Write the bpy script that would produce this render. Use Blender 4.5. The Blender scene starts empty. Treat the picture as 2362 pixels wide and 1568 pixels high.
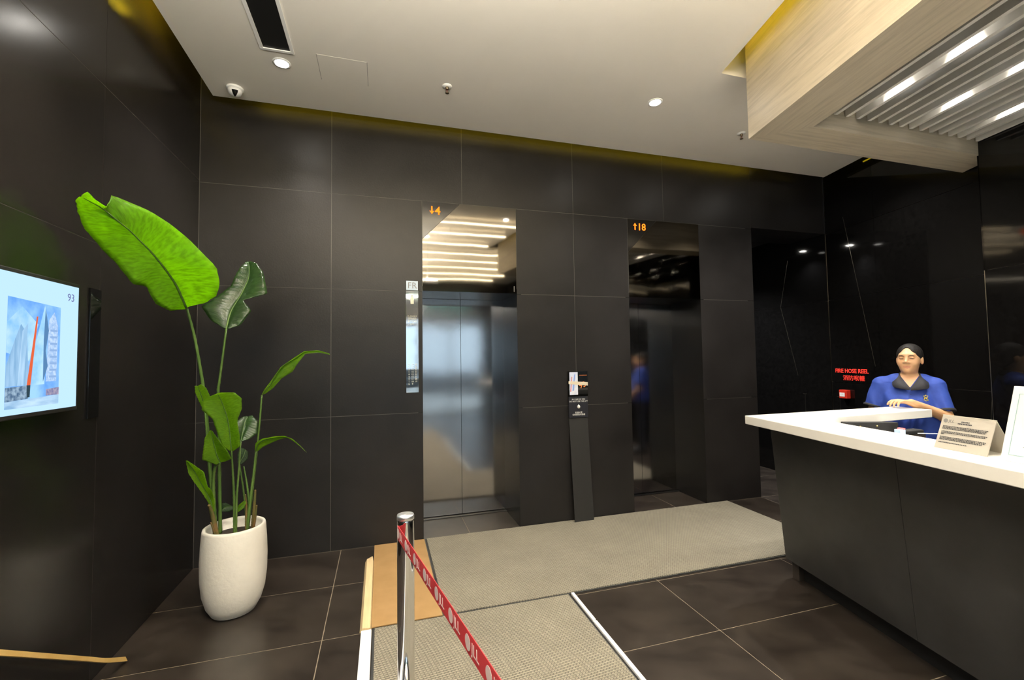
import bpy, bmesh, math, random
import numpy as np
from mathutils import Vector, Matrix

SC = bpy.context.scene
COL = SC.collection
random.seed(7)

# ------------------------------------------------------------------ camera
YAW, PITCH, ROLL = 0.28655982, 0.04361137, -0.01451398
FOCAL_PX = 1024.343
_f = Vector((math.sin(YAW)*math.cos(PITCH), math.cos(YAW)*math.cos(PITCH), math.sin(PITCH)))
_r = Vector((math.cos(YAW), -math.sin(YAW), 0))
_u = _r.cross(_f)
_r2 = math.cos(ROLL)*_r + math.sin(ROLL)*_u
_u2 = -math.sin(ROLL)*_r + math.cos(ROLL)*_u
cam_data = bpy.data.cameras.new('camera')
cam_data.sensor_fit = 'HORIZONTAL'
cam_data.sensor_width = 36.0
cam_data.lens = FOCAL_PX*36.0/2362.0
cam_data.clip_start = 0.02
cam = bpy.data.objects.new('camera', cam_data)
COL.objects.link(cam)
M = Matrix.Identity(4)
for i in range(3):
    M[i][0], M[i][1], M[i][2] = _r2[i], _u2[i], -_f[i]
M[2][3] = 1.5
cam.matrix_world = M
SC.camera = cam

# ------------------------------------------------------------------ world, exposure
world = bpy.data.worlds.new('overcast_daylight')
SC.world = world
world.use_nodes = True
bg = world.node_tree.nodes['Background']
bg.inputs[0].default_value = (0.72, 0.86, 1.0, 1)
bg.inputs[1].default_value = 1.9
SC.view_settings.view_transform = 'Standard'
SC.view_settings.look = 'None'
SC.view_settings.gamma = 1.0
SC.view_settings.use_curve_mapping = False
SC.view_settings.exposure = 1.5

# light levels (watts of the place's lamps and of the added uplights)
P_DOWN = 50.0        # recessed ceiling downlights
P_SLAT = 46.0        # lamps above the slats over the desk
E_TUBE = 22.0        # suspended linear lamps further back in the lobby
E_COVE = 9.0        # yellow strip in the ceiling coves
E_TV = 0.40
E_UP = 105.0          # added unseen uplights that brighten the ceiling

# ------------------------------------------------------------------ directions
ANG = 0.197584571                       # the desk wing is turned by 11.3 degrees
DD = Vector((math.sin(ANG), math.cos(ANG), 0))     # along desk and right wall
DN = Vector((math.cos(ANG), -math.sin(ANG), 0))    # across them, to the right
def W(s, d, z):
    p = DD*s + DN*d
    return (p.x, p.y, z)

WALL_Y = 3.86     # face of the lift wall
LEFT_X = -1.327   # face of the left wall
CEIL = 3.495
BACK_Y = -3.6

# ------------------------------------------------------------------ materials
_mats = {}
def _nt(name):
    m = bpy.data.materials.new(name); m.use_nodes = True
    nt = m.node_tree
    return m, nt, nt.nodes['Principled BSDF']
def pm(name, col, rough=0.5, metal=0.0, col2=None, scale=4.0, detail=5.0, stretch=None, rot=0.0, bump=0.0, bscale=None,
       rvar=0.0, emit=None, estr=0.0, spec=0.5, coat=0.0, lo=0.35, hi=0.65, aniso=0.0, trans=0.0):
    if name in _mats: return _mats[name]
    m, nt, b = _nt(name)
    N, L = nt.nodes, nt.links
    b.inputs['Base Color'].default_value = (*col, 1)
    b.inputs['Roughness'].default_value = rough
    b.inputs['Metallic'].default_value = metal
    b.inputs['Specular IOR Level'].default_value = spec
    b.inputs['Coat Weight'].default_value = coat
    b.inputs['Anisotropic'].default_value = aniso
    if emit:
        b.inputs['Emission Color'].default_value = (*emit, 1)
        b.inputs['Emission Strength'].default_value = estr
    if col2 or bump or rvar:
        geo = N.new('ShaderNodeNewGeometry')
        mp = N.new('ShaderNodeMapping')
        L.new(geo.outputs['Position'], mp.inputs[0])
        mp.vector_type = 'TEXTURE'; mp.inputs['Rotation'].default_value = (0, 0, -rot)
        if stretch: mp.inputs['Scale'].default_value = tuple(1.0/q for q in stretch)
        nz = N.new('ShaderNodeTexNoise')
        nz.inputs['Scale'].default_value = scale
        nz.inputs['Detail'].default_value = detail
        nz.inputs['Roughness'].default_value = 0.6
        L.new(mp.outputs[0], nz.inputs['Vector'])
        if col2:
            cr = N.new('ShaderNodeValToRGB')
            cr.color_ramp.elements[0].position = lo; cr.color_ramp.elements[1].position = hi
            cr.color_ramp.elements[0].color = (*col, 1); cr.color_ramp.elements[1].color = (*col2, 1)
            L.new(nz.outputs['Fac'], cr.inputs[0]); L.new(cr.outputs[0], b.inputs['Base Color'])
        if rvar:
            mr = N.new('ShaderNodeMapRange')
            mr.inputs['To Min'].default_value = max(0.0, rough-rvar); mr.inputs['To Max'].default_value = rough+rvar
            mr.inputs['From Min'].default_value = 0.3; mr.inputs['From Max'].default_value = 0.7
            L.new(nz.outputs['Fac'], mr.inputs[0]); L.new(mr.outputs[0], b.inputs['Roughness'])
        if bump:
            nb = nz
            if bscale:
                nb = N.new('ShaderNodeTexNoise'); nb.inputs['Scale'].default_value = bscale; nb.inputs['Detail'].default_value = 3
                L.new(mp.outputs[0], nb.inputs['Vector'])
            bp = N.new('ShaderNodeBump'); bp.inputs['Strength'].default_value = 1.0; bp.inputs['Distance'].default_value = bump
            L.new(nb.outputs['Fac'], bp.inputs['Height']); L.new(bp.outputs[0], b.inputs['Normal'])
    _mats[name] = m
    return m

def glow(name, col, strength):
    if name in _mats: return _mats[name]
    m = bpy.data.materials.new(name); m.use_nodes = True
    nt = m.node_tree; nt.nodes.clear()
    e = nt.nodes.new('ShaderNodeEmission'); o = nt.nodes.new('ShaderNodeOutputMaterial')
    e.inputs[0].default_value = (*col, 1); e.inputs[1].default_value = strength
    nt.links.new(e.outputs[0], o.inputs[0])
    _mats[name] = m
    return m

def glow_tex(name, c1, c2, strength, scale, stretch=(1, 1, 1)):
    """screen print: two tones mixed by a fine pattern"""
    m = glow(name, c1, strength); nt = m.node_tree; N, L = nt.nodes, nt.links
    e = [n for n in N if n.type == 'EMISSION'][0]
    geo = N.new('ShaderNodeNewGeometry'); mp = N.new('ShaderNodeMapping'); mp.inputs['Scale'].default_value = stretch
    nz = N.new('ShaderNodeTexNoise'); nz.inputs['Scale'].default_value = scale; nz.inputs['Detail'].default_value = 4
    cr = N.new('ShaderNodeValToRGB'); cr.color_ramp.elements[0].position = .35; cr.color_ramp.elements[1].position = .65
    cr.color_ramp.elements[0].color = (*c1, 1); cr.color_ramp.elements[1].color = (*c2, 1)
    L.new(geo.outputs['Position'], mp.inputs[0]); L.new(mp.outputs[0], nz.inputs['Vector']); L.new(nz.outputs['Fac'], cr.inputs[0]); L.new(cr.outputs[0], e.inputs[0])
    return m

def wavy_steel(name, col, rough, amp, sx, sz):
    m, nt, b = _nt(name); N, L = nt.nodes, nt.links
    b.inputs['Base Color'].default_value = (*col, 1); b.inputs['Metallic'].default_value = 1.0
    b.inputs['Roughness'].default_value = rough
    geo = N.new('ShaderNodeNewGeometry'); mp = N.new('ShaderNodeMapping')
    mp.inputs['Scale'].default_value = (sx, 0.0, sz)
    L.new(geo.outputs['Position'], mp.inputs[0])
    nz = N.new('ShaderNodeTexNoise'); nz.inputs['Scale'].default_value = 1.0; nz.inputs['Detail'].default_value = 1.5
    L.new(mp.outputs[0], nz.inputs['Vector'])
    bp = N.new('ShaderNodeBump'); bp.inputs['Strength'].default_value = 1.0; bp.inputs['Distance'].default_value = amp
    L.new(nz.outputs['Fac'], bp.inputs['Height']); L.new(bp.outputs[0], b.inputs['Normal'])
    return m

def leaf_mat(name, c1, c2, tr, rough=0.35, tw=0.45):
    m = bpy.data.materials.new(name); m.use_nodes = True
    nt = m.node_tree; N, L = nt.nodes, nt.links
    b = N['Principled BSDF']; out = N['Material Output']
    geo = N.new('ShaderNodeNewGeometry'); nz = N.new('ShaderNodeTexNoise'); nz.inputs['Scale'].default_value = 26; nz.inputs['Detail'].default_value = 3
    L.new(geo.outputs['Position'], nz.inputs['Vector'])
    cr = N.new('ShaderNodeValToRGB'); cr.color_ramp.elements[0].color = (*c1, 1); cr.color_ramp.elements[1].color = (*c2, 1)
    cr.color_ramp.elements[0].position = .35; cr.color_ramp.elements[1].position = .65
    L.new(nz.outputs['Fac'], cr.inputs[0]); L.new(cr.outputs[0], b.inputs['Base Color'])
    b.inputs['Roughness'].default_value = rough
    t = N.new('ShaderNodeBsdfTranslucent')
    uv = N.new('ShaderNodeUVMap'); uv.uv_map = 'UVMap'
    mp = N.new('ShaderNodeMapping'); mp.inputs['Scale'].default_value = (1, 0.06, 1); L.new(uv.outputs[0], mp.inputs[0])
    n2 = N.new('ShaderNodeTexNoise'); n2.inputs['Scale'].default_value = 75; n2.inputs['Detail'].default_value = 2; L.new(mp.outputs[0], n2.inputs['Vector'])
    c2 = N.new('ShaderNodeValToRGB'); c2.color_ramp.elements[0].position = .35; c2.color_ramp.elements[1].position = .6
    c2.color_ramp.elements[0].color = (*[q*0.72 for q in tr], 1); c2.color_ramp.elements[1].color = (*tr, 1)
    L.new(n2.outputs['Fac'], c2.inputs[0]); L.new(c2.outputs[0], t.inputs[0])
    bp = N.new('ShaderNodeBump'); bp.inputs['Distance'].default_value = 0.0015; L.new(n2.outputs['Fac'], bp.inputs['Height']); L.new(bp.outputs[0], b.inputs['Normal'])
    mx = N.new('ShaderNodeMixShader'); mx.inputs[0].default_value = tw
    L.new(b.outputs[0], mx.inputs[1]); L.new(t.outputs[0], mx.inputs[2]); L.new(mx.outputs[0], out.inputs[0])
    return m

STONE = pm('dark_wall_stone', (0.0130, 0.0117, 0.0114), 0.37, col2=(0.0195, 0.0178, 0.0176), scale=1.6, detail=4, rvar=0.03, bump=0.0006, bscale=90, spec=0.30)
STONE_L = pm('dark_wall_stone_sheen', (0.0135, 0.0117, 0.0110), 0.24, col2=(0.0200, 0.0172, 0.0160), scale=1.4, detail=3, rvar=0.02, spec=0.33)
GROUT = pm('pale_joint_line', (0.12, 0.11, 0.10), 0.7)
FGROUT = pm('floor_joint_line', (0.24, 0.195, 0.14), 0.8)
BACKING = pm('dark_backing', (0.02, 0.018, 0.017), 0.8)
GRANITE = pm('polished_black_granite', (0.0035, 0.0033, 0.0032), 0.06, col2=(0.006, 0.0056, 0.0054), scale=30, spec=0.5)
FLOOR = pm('brown_floor_stone', (0.0145, 0.0110, 0.0090), 0.30, col2=(0.042, 0.0335, 0.027), scale=3.2, detail=2.0, rvar=0.0, lo=0.24, hi=0.74, stretch=(1.0, 1.6, 1.0), rot=0.5)
CEILM = pm('ceiling_paint', (0.80, 0.765, 0.705), 0.75, col2=(0.77, 0.735, 0.67), scale=1.2)
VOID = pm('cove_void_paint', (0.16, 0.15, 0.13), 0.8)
TRAV_D = pm('grained_beam_along_desk', (0.52, 0.455, 0.345), 0.42, col2=(0.40, 0.345, 0.26), scale=5.0, detail=8, stretch=(9.0, 0.55, 9.0), rot=ANG, bump=0.0012, lo=0.42, hi=0.68)
TRAV_X = pm('grained_beam_across', (0.52, 0.455, 0.345), 0.42, col2=(0.40, 0.345, 0.26), scale=5.0, detail=8, stretch=(0.55, 9.0, 9.0), bump=0.0012, lo=0.42, hi=0.68)
SLATM = pm('slat_paint', (0.60, 0.58, 0.54), 0.45)
STEEL_HEAD = wavy_steel('rippled_mirror_steel', (0.125, 0.115, 0.10), 0.045, 0.0022, 1.9, 1.1)
STEEL_DOOR = wavy_steel('brushed_door_steel', (0.40, 0.385, 0.385), 0.11, 0.0022, 1.4, 2.4)
STEEL = pm('satin_steel', (0.62, 0.62, 0.63), 0.22, 1.0)
CHROME = pm('chrome', (0.78, 0.78, 0.80), 0.06, 1.0)
BRASS = pm('pale_metal_inlay', (0.62, 0.56, 0.45), 0.3, 1.0)
BLACKG = pm('black_glass', (0.004, 0.004, 0.004), 0.05)
BLACKM = pm('matt_black', (0.010, 0.010, 0.010), 0.6)
BOARD = pm('black_board', (0.018, 0.0175, 0.017), 0.55)
WHITE = pm('white_solid_surface', (0.86, 0.84, 0.79), 0.28)
WPLAST = pm('white_plastic', (0.82, 0.82, 0.82), 0.4)
DESKM = pm('desk_grey_laminate', (0.030, 0.0295, 0.0285), 0.42, col2=(0.046, 0.045, 0.044), scale=3.0, detail=6)
RED = pm('alarm_red', (0.62, 0.03, 0.012), 0.35)
REDLET = pm('red_lettering_glow', (0.80, 0.045, 0.03), 0.45, emit=(1.0, 0.05, 0.03), estr=0.12)  # raised letters given a faint glow of their own, no lamp behind
LED = glow('indicator_segments', (1.0, 0.16, 0.01), 1.1)
PAPER = pm('white_paper', (0.88, 0.87, 0.83), 0.6)
INK = pm('dark_ink', (0.03, 0.03, 0.035), 0.6)
GREYINK = pm('grey_ink', (0.16, 0.155, 0.15), 0.6)
PLY = pm('brown_hardboard', (0.36, 0.215, 0.085), 0.55, col2=(0.41, 0.25, 0.105), scale=6)
TIMBER = pm('raw_timber', (0.72, 0.54, 0.29), 0.55, col2=(0.80, 0.63, 0.36), scale=6, stretch=(14, 1, 14))

# ------------------------------------------------------------------ helpers
def tag(o, label=None, cat=None, group=None, kind=None):
    if label: o['label'] = label
    if cat: o['category'] = cat
    if group: o['group'] = group
    if kind: o['kind'] = kind
    return o
def link(o, parent=None):
    COL.objects.link(o)
    if parent is not None:
        o.parent = parent
        o.matrix_parent_inverse = _world(parent).inverted()
    return o
def _world(o):
    m = o.matrix_basis
    return (_world(o.parent) @ o.matrix_parent_inverse @ m) if o.parent else m.copy()
def empty(name, loc=(0, 0, 0), label=None, cat=None, group=None, kind=None):
    o = bpy.data.objects.new(name, None); o.empty_display_size = 0.05
    o.location = loc; COL.objects.link(o)
    return tag(o, label, cat, group, kind)
def mesh(name, verts, faces, mat, parent=None, smooth=False):
    me = bpy.data.meshes.new(name); me.from_pydata([tuple(v) for v in verts], [], faces); me.update()
    bm = bmesh.new(); bm.from_mesh(me); bmesh.ops.recalc_face_normals(bm, faces=bm.faces); bm.to_mesh(me); bm.free()
    if isinstance(mat, (list, tuple)):
        for x in mat: me.materials.append(x)
    elif mat: me.materials.append(mat)
    if smooth:
        for p in me.polygons: p.use_smooth = True
    o = bpy.data.objects.new(name, me)
    return link(o, parent)
def bevel_mesh(o, w, seg=2):
    bm = bmesh.new(); bm.from_mesh(o.data)
    es = [e for e in bm.edges if len(e.link_faces) == 2 and e.calc_face_angle(0) > 0.6]
    bmesh.ops.bevel(bm, geom=es, offset=w, segments=seg, affect='EDGES', profile=0.5)
    bm.to_mesh(o.data); bm.free()
    return o
def box(name, x, y, z, mat, parent=None, bev=0):
    v = [(a, b, c) for c in z for b in y for a in x]
    f = [(0, 2, 3, 1), (4, 5, 7, 6), (0, 1, 5, 4), (2, 6, 7, 3), (0, 4, 6, 2), (1, 3, 7, 5)]
    o = mesh(name, v, f, mat, parent)
    return bevel_mesh(o, bev) if bev else o
def obox(name, s, d, z, mat, parent=None, bev=0):
    """box laid out along the desk direction: s along, d across"""
    v = [W(a, b, c) for c in z for b in d for a in s]
    f = [(0, 2, 3, 1), (4, 5, 7, 6), (0, 1, 5, 4), (2, 6, 7, 3), (0, 4, 6, 2), (1, 3, 7, 5)]
    o = mesh(name, v, f, mat, parent)
    return bevel_mesh(o, bev) if bev else o
def extrude(name, pts, vec, mat, parent=None, bev=0):
    n = len(pts); vec = Vector(vec)
    v = [Vector(p) for p in pts] + [Vector(p)+vec for p in pts]
    f = [tuple(range(n)), tuple(range(2*n-1, n-1, -1))] + [(i, (i+1) % n, n+(i+1) % n, n+i) for i in range(n)]
    o = mesh(name, v, f, mat, parent)
    return bevel_mesh(o, bev) if bev else o
def tube(name, pts, rad, mat, parent=None, seg=10, smooth=True, cap=True):
    pts = [Vector(p) for p in pts]; n = len(pts)
    rad = list(rad) if hasattr(rad, '__len__') else [rad]*n
    v, f = [], []; ref = None
    for i, p in enumerate(pts):
        t = (pts[min(i+1, n-1)]-pts[max(i-1, 0)]).normalized()
        if ref is None: ref = Vector((0, 0, 1)) if abs(t.z) < 0.9 else Vector((1, 0, 0))
        a = t.cross(ref).normalized(); b = t.cross(a).normalized(); ref = b.cross(t).normalized() if b.cross(t).length > 0 else ref
        ref = -a.cross(t) if False else ref
        for k in range(seg):
            w = 2*math.pi*k/seg
            v.append(p + a*(math.cos(w)*rad[i]) + b*(math.sin(w)*rad[i]))
    for i in range(n-1):
        for k in range(seg):
            f.append((i*seg+k, i*seg+(k+1) % seg, (i+1)*seg+(k+1) % seg, (i+1)*seg+k))
    if cap: f += [tuple(range(seg)), tuple(range((n-1)*seg, n*seg))]
    return mesh(name, v, f, mat, parent, smooth)
def lathe(name, prof, c, mat, parent=None, seg=40, smooth=True):
    v, f = [], []; n = len(prof)
    for r, z in prof:
        for k in range(seg):
            w = 2*math.pi*k/seg
            v.append((c[0]+r*math.cos(w), c[1]+r*math.sin(w), c[2]+z))
    for i in range(n-1):
        for k in range(seg):
            f.append((i*seg+k, i*seg+(k+1) % seg, (i+1)*seg+(k+1) % seg, (i+1)*seg+k))
    if prof[0][0] > 1e-5: f.append(tuple(range(seg)))
    if prof[-1][0] > 1e-5: f.append(tuple(range((n-1)*seg, n*seg)))
    return mesh(name, v, f, mat, parent, smooth)
def spline(pts, n):
    """Catmull-Rom through points"""
    P = [np.array(p, float) for p in pts]; m = len(P); out = []
    for k in range(n):
        t = k/(n-1)*(m-1); i = min(int(t), m-2); u = t-i
        p0, p1, p2, p3 = P[max(i-1, 0)], P[i], P[i+1], P[min(i+2, m-1)]
        out.append(0.5*((2*p1)+(p2-p0)*u+(2*p0-5*p1+4*p2-p3)*u*u+(3*p1-p0-3*p2+p3)*u**3))
    return out
_dg = None
def text(name, body, size, org, ax, ay, mat, parent, depth=0.001, align='LEFT', wscale=1.0, bold=0.0):
    """flat lettering: org = lower left (or centre) of the first line, ax = writing direction, ay = up"""
    c = bpy.data.curves.new(name, 'FONT'); c.body = body; c.size = size; c.align_x = align
    c.extrude = depth*0.5; c.space_line = 1.05; c.resolution_u = 2; c.offset = bold
    o = bpy.data.objects.new(name, c); COL.objects.link(o)
    dg = bpy.context.evaluated_depsgraph_get(); dg.update()
    me = bpy.data.meshes.new_from_object(o.evaluated_get(dg))
    bpy.data.objects.remove(o); bpy.data.curves.remove(c)
    ax, ay = Vector(ax).normalized(), Vector(ay).normalized(); az = ax.cross(ay)
    mt = Matrix.Identity(4)
    for i in range(3):
        mt[i][0], mt[i][1], mt[i][2], mt[i][3] = ax[i]*wscale, ay[i], az[i], org[i]
    me.transform(mt); me.materials.clear(); me.materials.append(mat); me.name = name
    return link(bpy.data.objects.new(name, me), parent)
def lamp(name, kind, loc, energy, col, parent=None, **kw):
    l = bpy.data.lights.new(name, kind); l.energy = energy; l.color = col
    for k, v in kw.items(): setattr(l, k, v)
    o = bpy.data.objects.new(name, l); o.location = loc
    return link(o, parent)
LEAVES = {
'big':[((-1.0782,2.9476,1.813),(-1.0664,2.95,1.816),(-1.0533,2.9485,1.831)),((-1.1177,2.8715,1.7941),(-1.0612,2.8818,1.8618),(-0.9541,2.8756,1.8415)),((-1.1558,2.7961,1.8247),(-1.0675,2.8136,1.9306),(-0.8725,2.8031,1.8751)),((-1.1664,2.7221,1.9053),(-1.0778,2.7455,1.9812),(-0.8368,2.7314,1.9365)),((-1.1919,2.6497,1.9036),(-1.0878,2.6773,2.0239),(-0.8301,2.6607,2.0051)),((-1.2303,2.5794,1.9938),(-1.1049,2.6091,2.0694),(-0.9383,2.5913,2.1364)),((-1.244,2.5112,2.0318),(-1.1192,2.5409,2.1029),(-0.989,2.5231,2.1855)),((-1.2611,2.4452,2.0845),(-1.1273,2.4727,2.1294),(-1.0452,2.4562,2.2233)),((-1.2585,2.3812,2.1116),(-1.1344,2.4045,2.1472),(-1.1609,2.3905,2.2653)),((-1.2435,2.3189,2.1544),(-1.1613,2.3364,2.182),(-1.1454,2.3259,2.1875)),((-1.2173,2.2578,2.1696),(-1.1806,2.2682,2.1948),(-1.1521,2.262,2.1951)),((-1.1881,2.1976,2.171),(-1.1727,2.2,2.1893),(-1.1479,2.1985,2.2073))],
'gloss':[((-0.9349,3.1478,1.7164),(-0.9261,3.15,1.7166),(-0.9115,3.1487,1.7166)),((-1.0187,3.1659,1.7711),(-0.9245,3.175,1.773),(-0.8528,3.1695,1.7403)),((-1.0752,3.1851,1.8588),(-0.9156,3.2,1.8361),(-0.7982,3.1911,1.8372)),((-1.0074,3.2063,1.915),(-0.894,3.225,1.8952),(-0.8541,3.2138,1.9059)),((-0.9574,3.23,1.9698),(-0.8717,3.25,1.9556),(-0.7173,3.238,1.9525)),((-0.9336,3.2563,2.0057),(-0.8563,3.275,2.0113),(-0.7366,3.2638,2.0366)),((-0.9127,3.2851,2.0913),(-0.8456,3.3,2.068),(-0.7563,3.2911,2.1048)),((-0.8888,3.3159,2.1505),(-0.8474,3.325,2.1309),(-0.8024,3.3195,2.17)),((-0.8719,3.3478,2.1845),(-0.8595,3.35,2.1856),(-0.8409,3.3487,2.1862))],
'roll':[((-0.7261,3.1475,1.2953),(-0.7243,3.15,1.2978),(-0.7044,3.1485,1.3054)),((-0.7043,3.1255,1.3341),(-0.6993,3.1357,1.3333),(-0.6562,3.1296,1.3404)),((-0.6733,3.1052,1.3721),(-0.6695,3.1214,1.3712),(-0.6061,3.1117,1.3999)),((-0.6044,3.0876,1.474),(-0.6033,3.1071,1.4738),(-0.5387,3.0954,1.4426)),((-0.523,3.0733,1.5327),(-0.5188,3.0929,1.5301),(-0.5141,3.0811,1.4834)),((-0.4665,3.0623,1.5702),(-0.4639,3.0786,1.5678),(-0.4623,3.0688,1.5538)),((-0.3845,3.054,1.5748),(-0.3832,3.0643,1.5695),(-0.3798,3.0581,1.5611)),((-0.3197,3.0475,1.5548),(-0.3174,3.05,1.552),(-0.3146,3.0485,1.5464))],
'droop':[((-0.7473,3.0975,0.957),(-0.7431,3.1,0.9562),(-0.7309,3.0985,0.9583)),((-0.7384,3.0683,1.0118),(-0.7289,3.0786,0.9988),(-0.6988,3.0724,0.9847)),((-0.6968,3.0409,1.0399),(-0.691,3.0571,1.0316),(-0.6506,3.0474,1.0096)),((-0.6301,3.0161,1.0528),(-0.6246,3.0357,1.044),(-0.5959,3.024,1.0336)),((-0.5665,2.9947,1.0575),(-0.5678,3.0143,1.0492),(-0.5512,3.0025,1.0448)),((-0.5178,2.9766,1.0391),(-0.5206,2.9929,1.0314),(-0.5141,2.9831,1.0248)),((-0.472,2.9612,0.9998),(-0.4736,2.9714,0.9955),(-0.4678,2.9653,0.991)),((-0.4385,2.9475,0.9637),(-0.4365,2.95,0.9605),(-0.4339,2.9485,0.958))],
'mid':[((-0.8541,2.9951,0.9869),(-0.8466,3.0,0.9854),(-0.8368,2.997,0.9853)),((-0.8835,2.9581,1.0259),(-0.8456,2.9786,1.0396),(-0.795,2.9663,1.0133)),((-0.9005,2.9246,1.1139),(-0.847,2.9571,1.1183),(-0.788,2.9376,1.0803)),((-0.9141,2.8966,1.1892),(-0.8526,2.9357,1.1911),(-0.7953,2.9122,1.1713)),((-0.9605,2.8751,1.2446),(-0.8623,2.9143,1.2484),(-0.7661,2.8908,1.2415)),((-0.9541,2.8603,1.2913),(-0.8715,2.8929,1.2924),(-0.7643,2.8733,1.3021)),((-0.9139,2.851,1.3192),(-0.8782,2.8714,1.3236),(-0.7955,2.8591,1.3361)),((-0.8849,2.8451,1.3306),(-0.876,2.85,1.3347),(-0.854,2.847,1.339))],
'ear':[((-1.0037,3.0448,1.2162),(-1.001,3.05,1.2155),(-0.9933,3.0469,1.218)),((-1.0132,2.9985,1.2767),(-0.9973,3.0167,1.2694),(-0.9636,3.0058,1.3144)),((-1.0242,2.9652,1.337),(-1.0022,2.9833,1.3275),(-0.9709,2.9725,1.3596)),((-1.0198,2.9448,1.3751),(-1.0066,2.95,1.3744),(-0.9886,2.9469,1.3839))],
'white':[((-0.8001,2.9759,1.0421),(-0.7944,2.98,1.0385),(-0.7871,2.9776,1.0435)),((-0.811,2.9895,1.0861),(-0.7947,3.005,1.0751),(-0.7532,2.9957,1.0484)),((-0.8261,3.01,1.1247),(-0.7926,3.03,1.1174),(-0.7175,3.018,1.076)),((-0.8392,3.0395,1.1522),(-0.7903,3.055,1.1528),(-0.7201,3.0457,1.1451)),((-0.8053,3.0759,1.1772),(-0.7829,3.08,1.1756),(-0.7588,3.0776,1.18))],
'left':[((-0.9132,2.9739,0.9158),(-0.8977,2.98,0.9281),(-0.8703,2.9763,0.9318)),((-0.9734,2.9317,0.959),(-0.9082,2.955,0.9787),(-0.8294,2.941,0.9509)),((-0.9574,2.9,1.0269),(-0.9118,2.93,1.028),(-0.8413,2.912,1.0019)),((-0.9459,2.8817,1.087),(-0.9153,2.905,1.0813),(-0.8767,2.891,1.0641)),((-0.9187,2.8739,1.1274),(-0.9165,2.88,1.1287),(-0.9068,2.8763,1.1239))],
'low':[((-0.9585,3.0457,0.6264),(-0.9532,3.05,0.6244),(-0.9436,3.0474,0.6342)),((-0.9692,3.0076,0.7066),(-0.9549,3.025,0.6925),(-0.9343,3.0146,0.7134)),((-0.989,2.9733,0.7701),(-0.9762,3.0,0.7664),(-0.9407,2.984,0.7723)),((-1.0142,2.945,0.8335),(-0.999,2.975,0.8341),(-0.9518,2.957,0.8003)),((-1.0346,2.9233,0.8888),(-1.0168,2.95,0.8954),(-0.9626,2.934,0.8873)),((-1.0402,2.9076,0.9454),(-1.0339,2.925,0.9411),(-1.0008,2.9146,0.9311)),((-1.0383,2.8957,0.9668),(-1.0357,2.9,0.9657),(-1.0285,2.8974,0.9633))],
'small':[((-0.9744,3.2465,0.5824),(-0.9705,3.25,0.5728),(-0.9603,3.2479,0.567)),((-0.9804,3.265,0.6178),(-0.9493,3.275,0.5898),(-0.9278,3.269,0.5567)),((-0.9607,3.2965,0.609),(-0.9272,3.3,0.5852),(-0.8994,3.2979,0.5664))],
'small2':[((-0.8419,3.0965,0.6025),(-0.8405,3.1,0.6012),(-0.8353,3.0979,0.5987)),((-0.8313,3.09,0.6421),(-0.8199,3.1,0.6301),(-0.8042,3.094,0.6199)),((-0.8053,3.0965,0.6634),(-0.7969,3.1,0.6589),(-0.7915,3.0979,0.6486))],
'dark':[((-0.8676,3.1965,0.8737),(-0.8589,3.2,0.8723),(-0.8438,3.1979,0.8661)),((-0.8733,3.215,0.9325),(-0.8418,3.225,0.9146),(-0.8155,3.219,0.892)),((-0.8626,3.2465,0.9613),(-0.8388,3.25,0.948),(-0.8208,3.2479,0.9305))],
}
STEMS = {
'a':([(-1.0664,2.95,1.816),(-1.0476,3.0,1.675),(-1.0255,3.04,1.4722),(-1.0108,3.07,1.2909),(-0.9995,3.1,1.0546),(-0.9888,3.12,0.7912),(-0.9638,3.14,0.4854)],0.011),
'b':([(-0.9261,3.15,1.7166),(-0.9459,3.16,1.5496),(-0.9658,3.17,1.3883),(-0.9751,3.18,1.3209),(-0.9672,3.18,1.0661),(-0.9616,3.18,0.7999),(-0.9529,3.18,0.4775)],0.01),
'c':([(-0.7243,3.15,1.2978),(-0.7328,3.15,1.1649),(-0.7503,3.15,0.9498),(-0.7724,3.16,0.7347),(-0.7988,3.17,0.4812)],0.008),
'd':([(-0.7431,3.1,0.9562),(-0.7586,3.12,0.8234),(-0.7762,3.13,0.6637),(-0.7986,3.15,0.4882)],0.009),
'e':([(-0.8466,3.0,0.9854),(-0.8524,3.05,0.848),(-0.8521,3.08,0.686),(-0.8532,3.1,0.4942)],0.008),
'f':([(-0.7944,2.98,1.0385),(-0.8125,3.02,0.8772),(-0.8328,3.06,0.6899),(-0.8462,3.1,0.4856)],0.007),
'g':([(-0.8977,2.98,0.9281),(-0.9382,3.02,0.8875),(-0.9557,3.06,0.7529),(-0.9538,3.1,0.4986)],0.011),
'h':([(-0.8589,3.2,0.8723),(-0.8381,3.2,0.7302),(-0.8222,3.2,0.5941),(-0.8112,3.2,0.4641)],0.007),
'i':([(-1.001,3.05,1.2155),(-0.9943,3.07,1.0592),(-0.9877,3.1,0.8476),(-0.9647,3.12,0.5055)],0.009),
'k':([(-0.8215,3.15,0.8615),(-0.8011,3.15,0.74),(-0.7905,3.15,0.6328),(-0.7964,3.17,0.4809)],0.007),
'xs1':([(-0.9577,3.0,0.6829),(-0.9551,3.05,0.6045),(-0.9428,3.08,0.4791)],0.017),
'xs2':([(-0.7481,3.12,0.7166),(-0.7569,3.14,0.6323),(-0.7699,3.16,0.4813)],0.012),
'xs3':([(-0.7973,3.1,0.7007),(-0.7995,3.13,0.6134),(-0.8033,3.15,0.4808)],0.009),
'xs4':([(-0.7305,3.08,0.6346),(-0.7418,3.1,0.5643),(-0.7577,3.12,0.486)],0.01),
'xs5':([(-0.9414,2.98,0.5893),(-0.9341,3.0,0.5446),(-0.9296,3.03,0.4835)],0.008),
}

# ================================================================== THE SETTING
G = 0.0018   # half a joint
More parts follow.
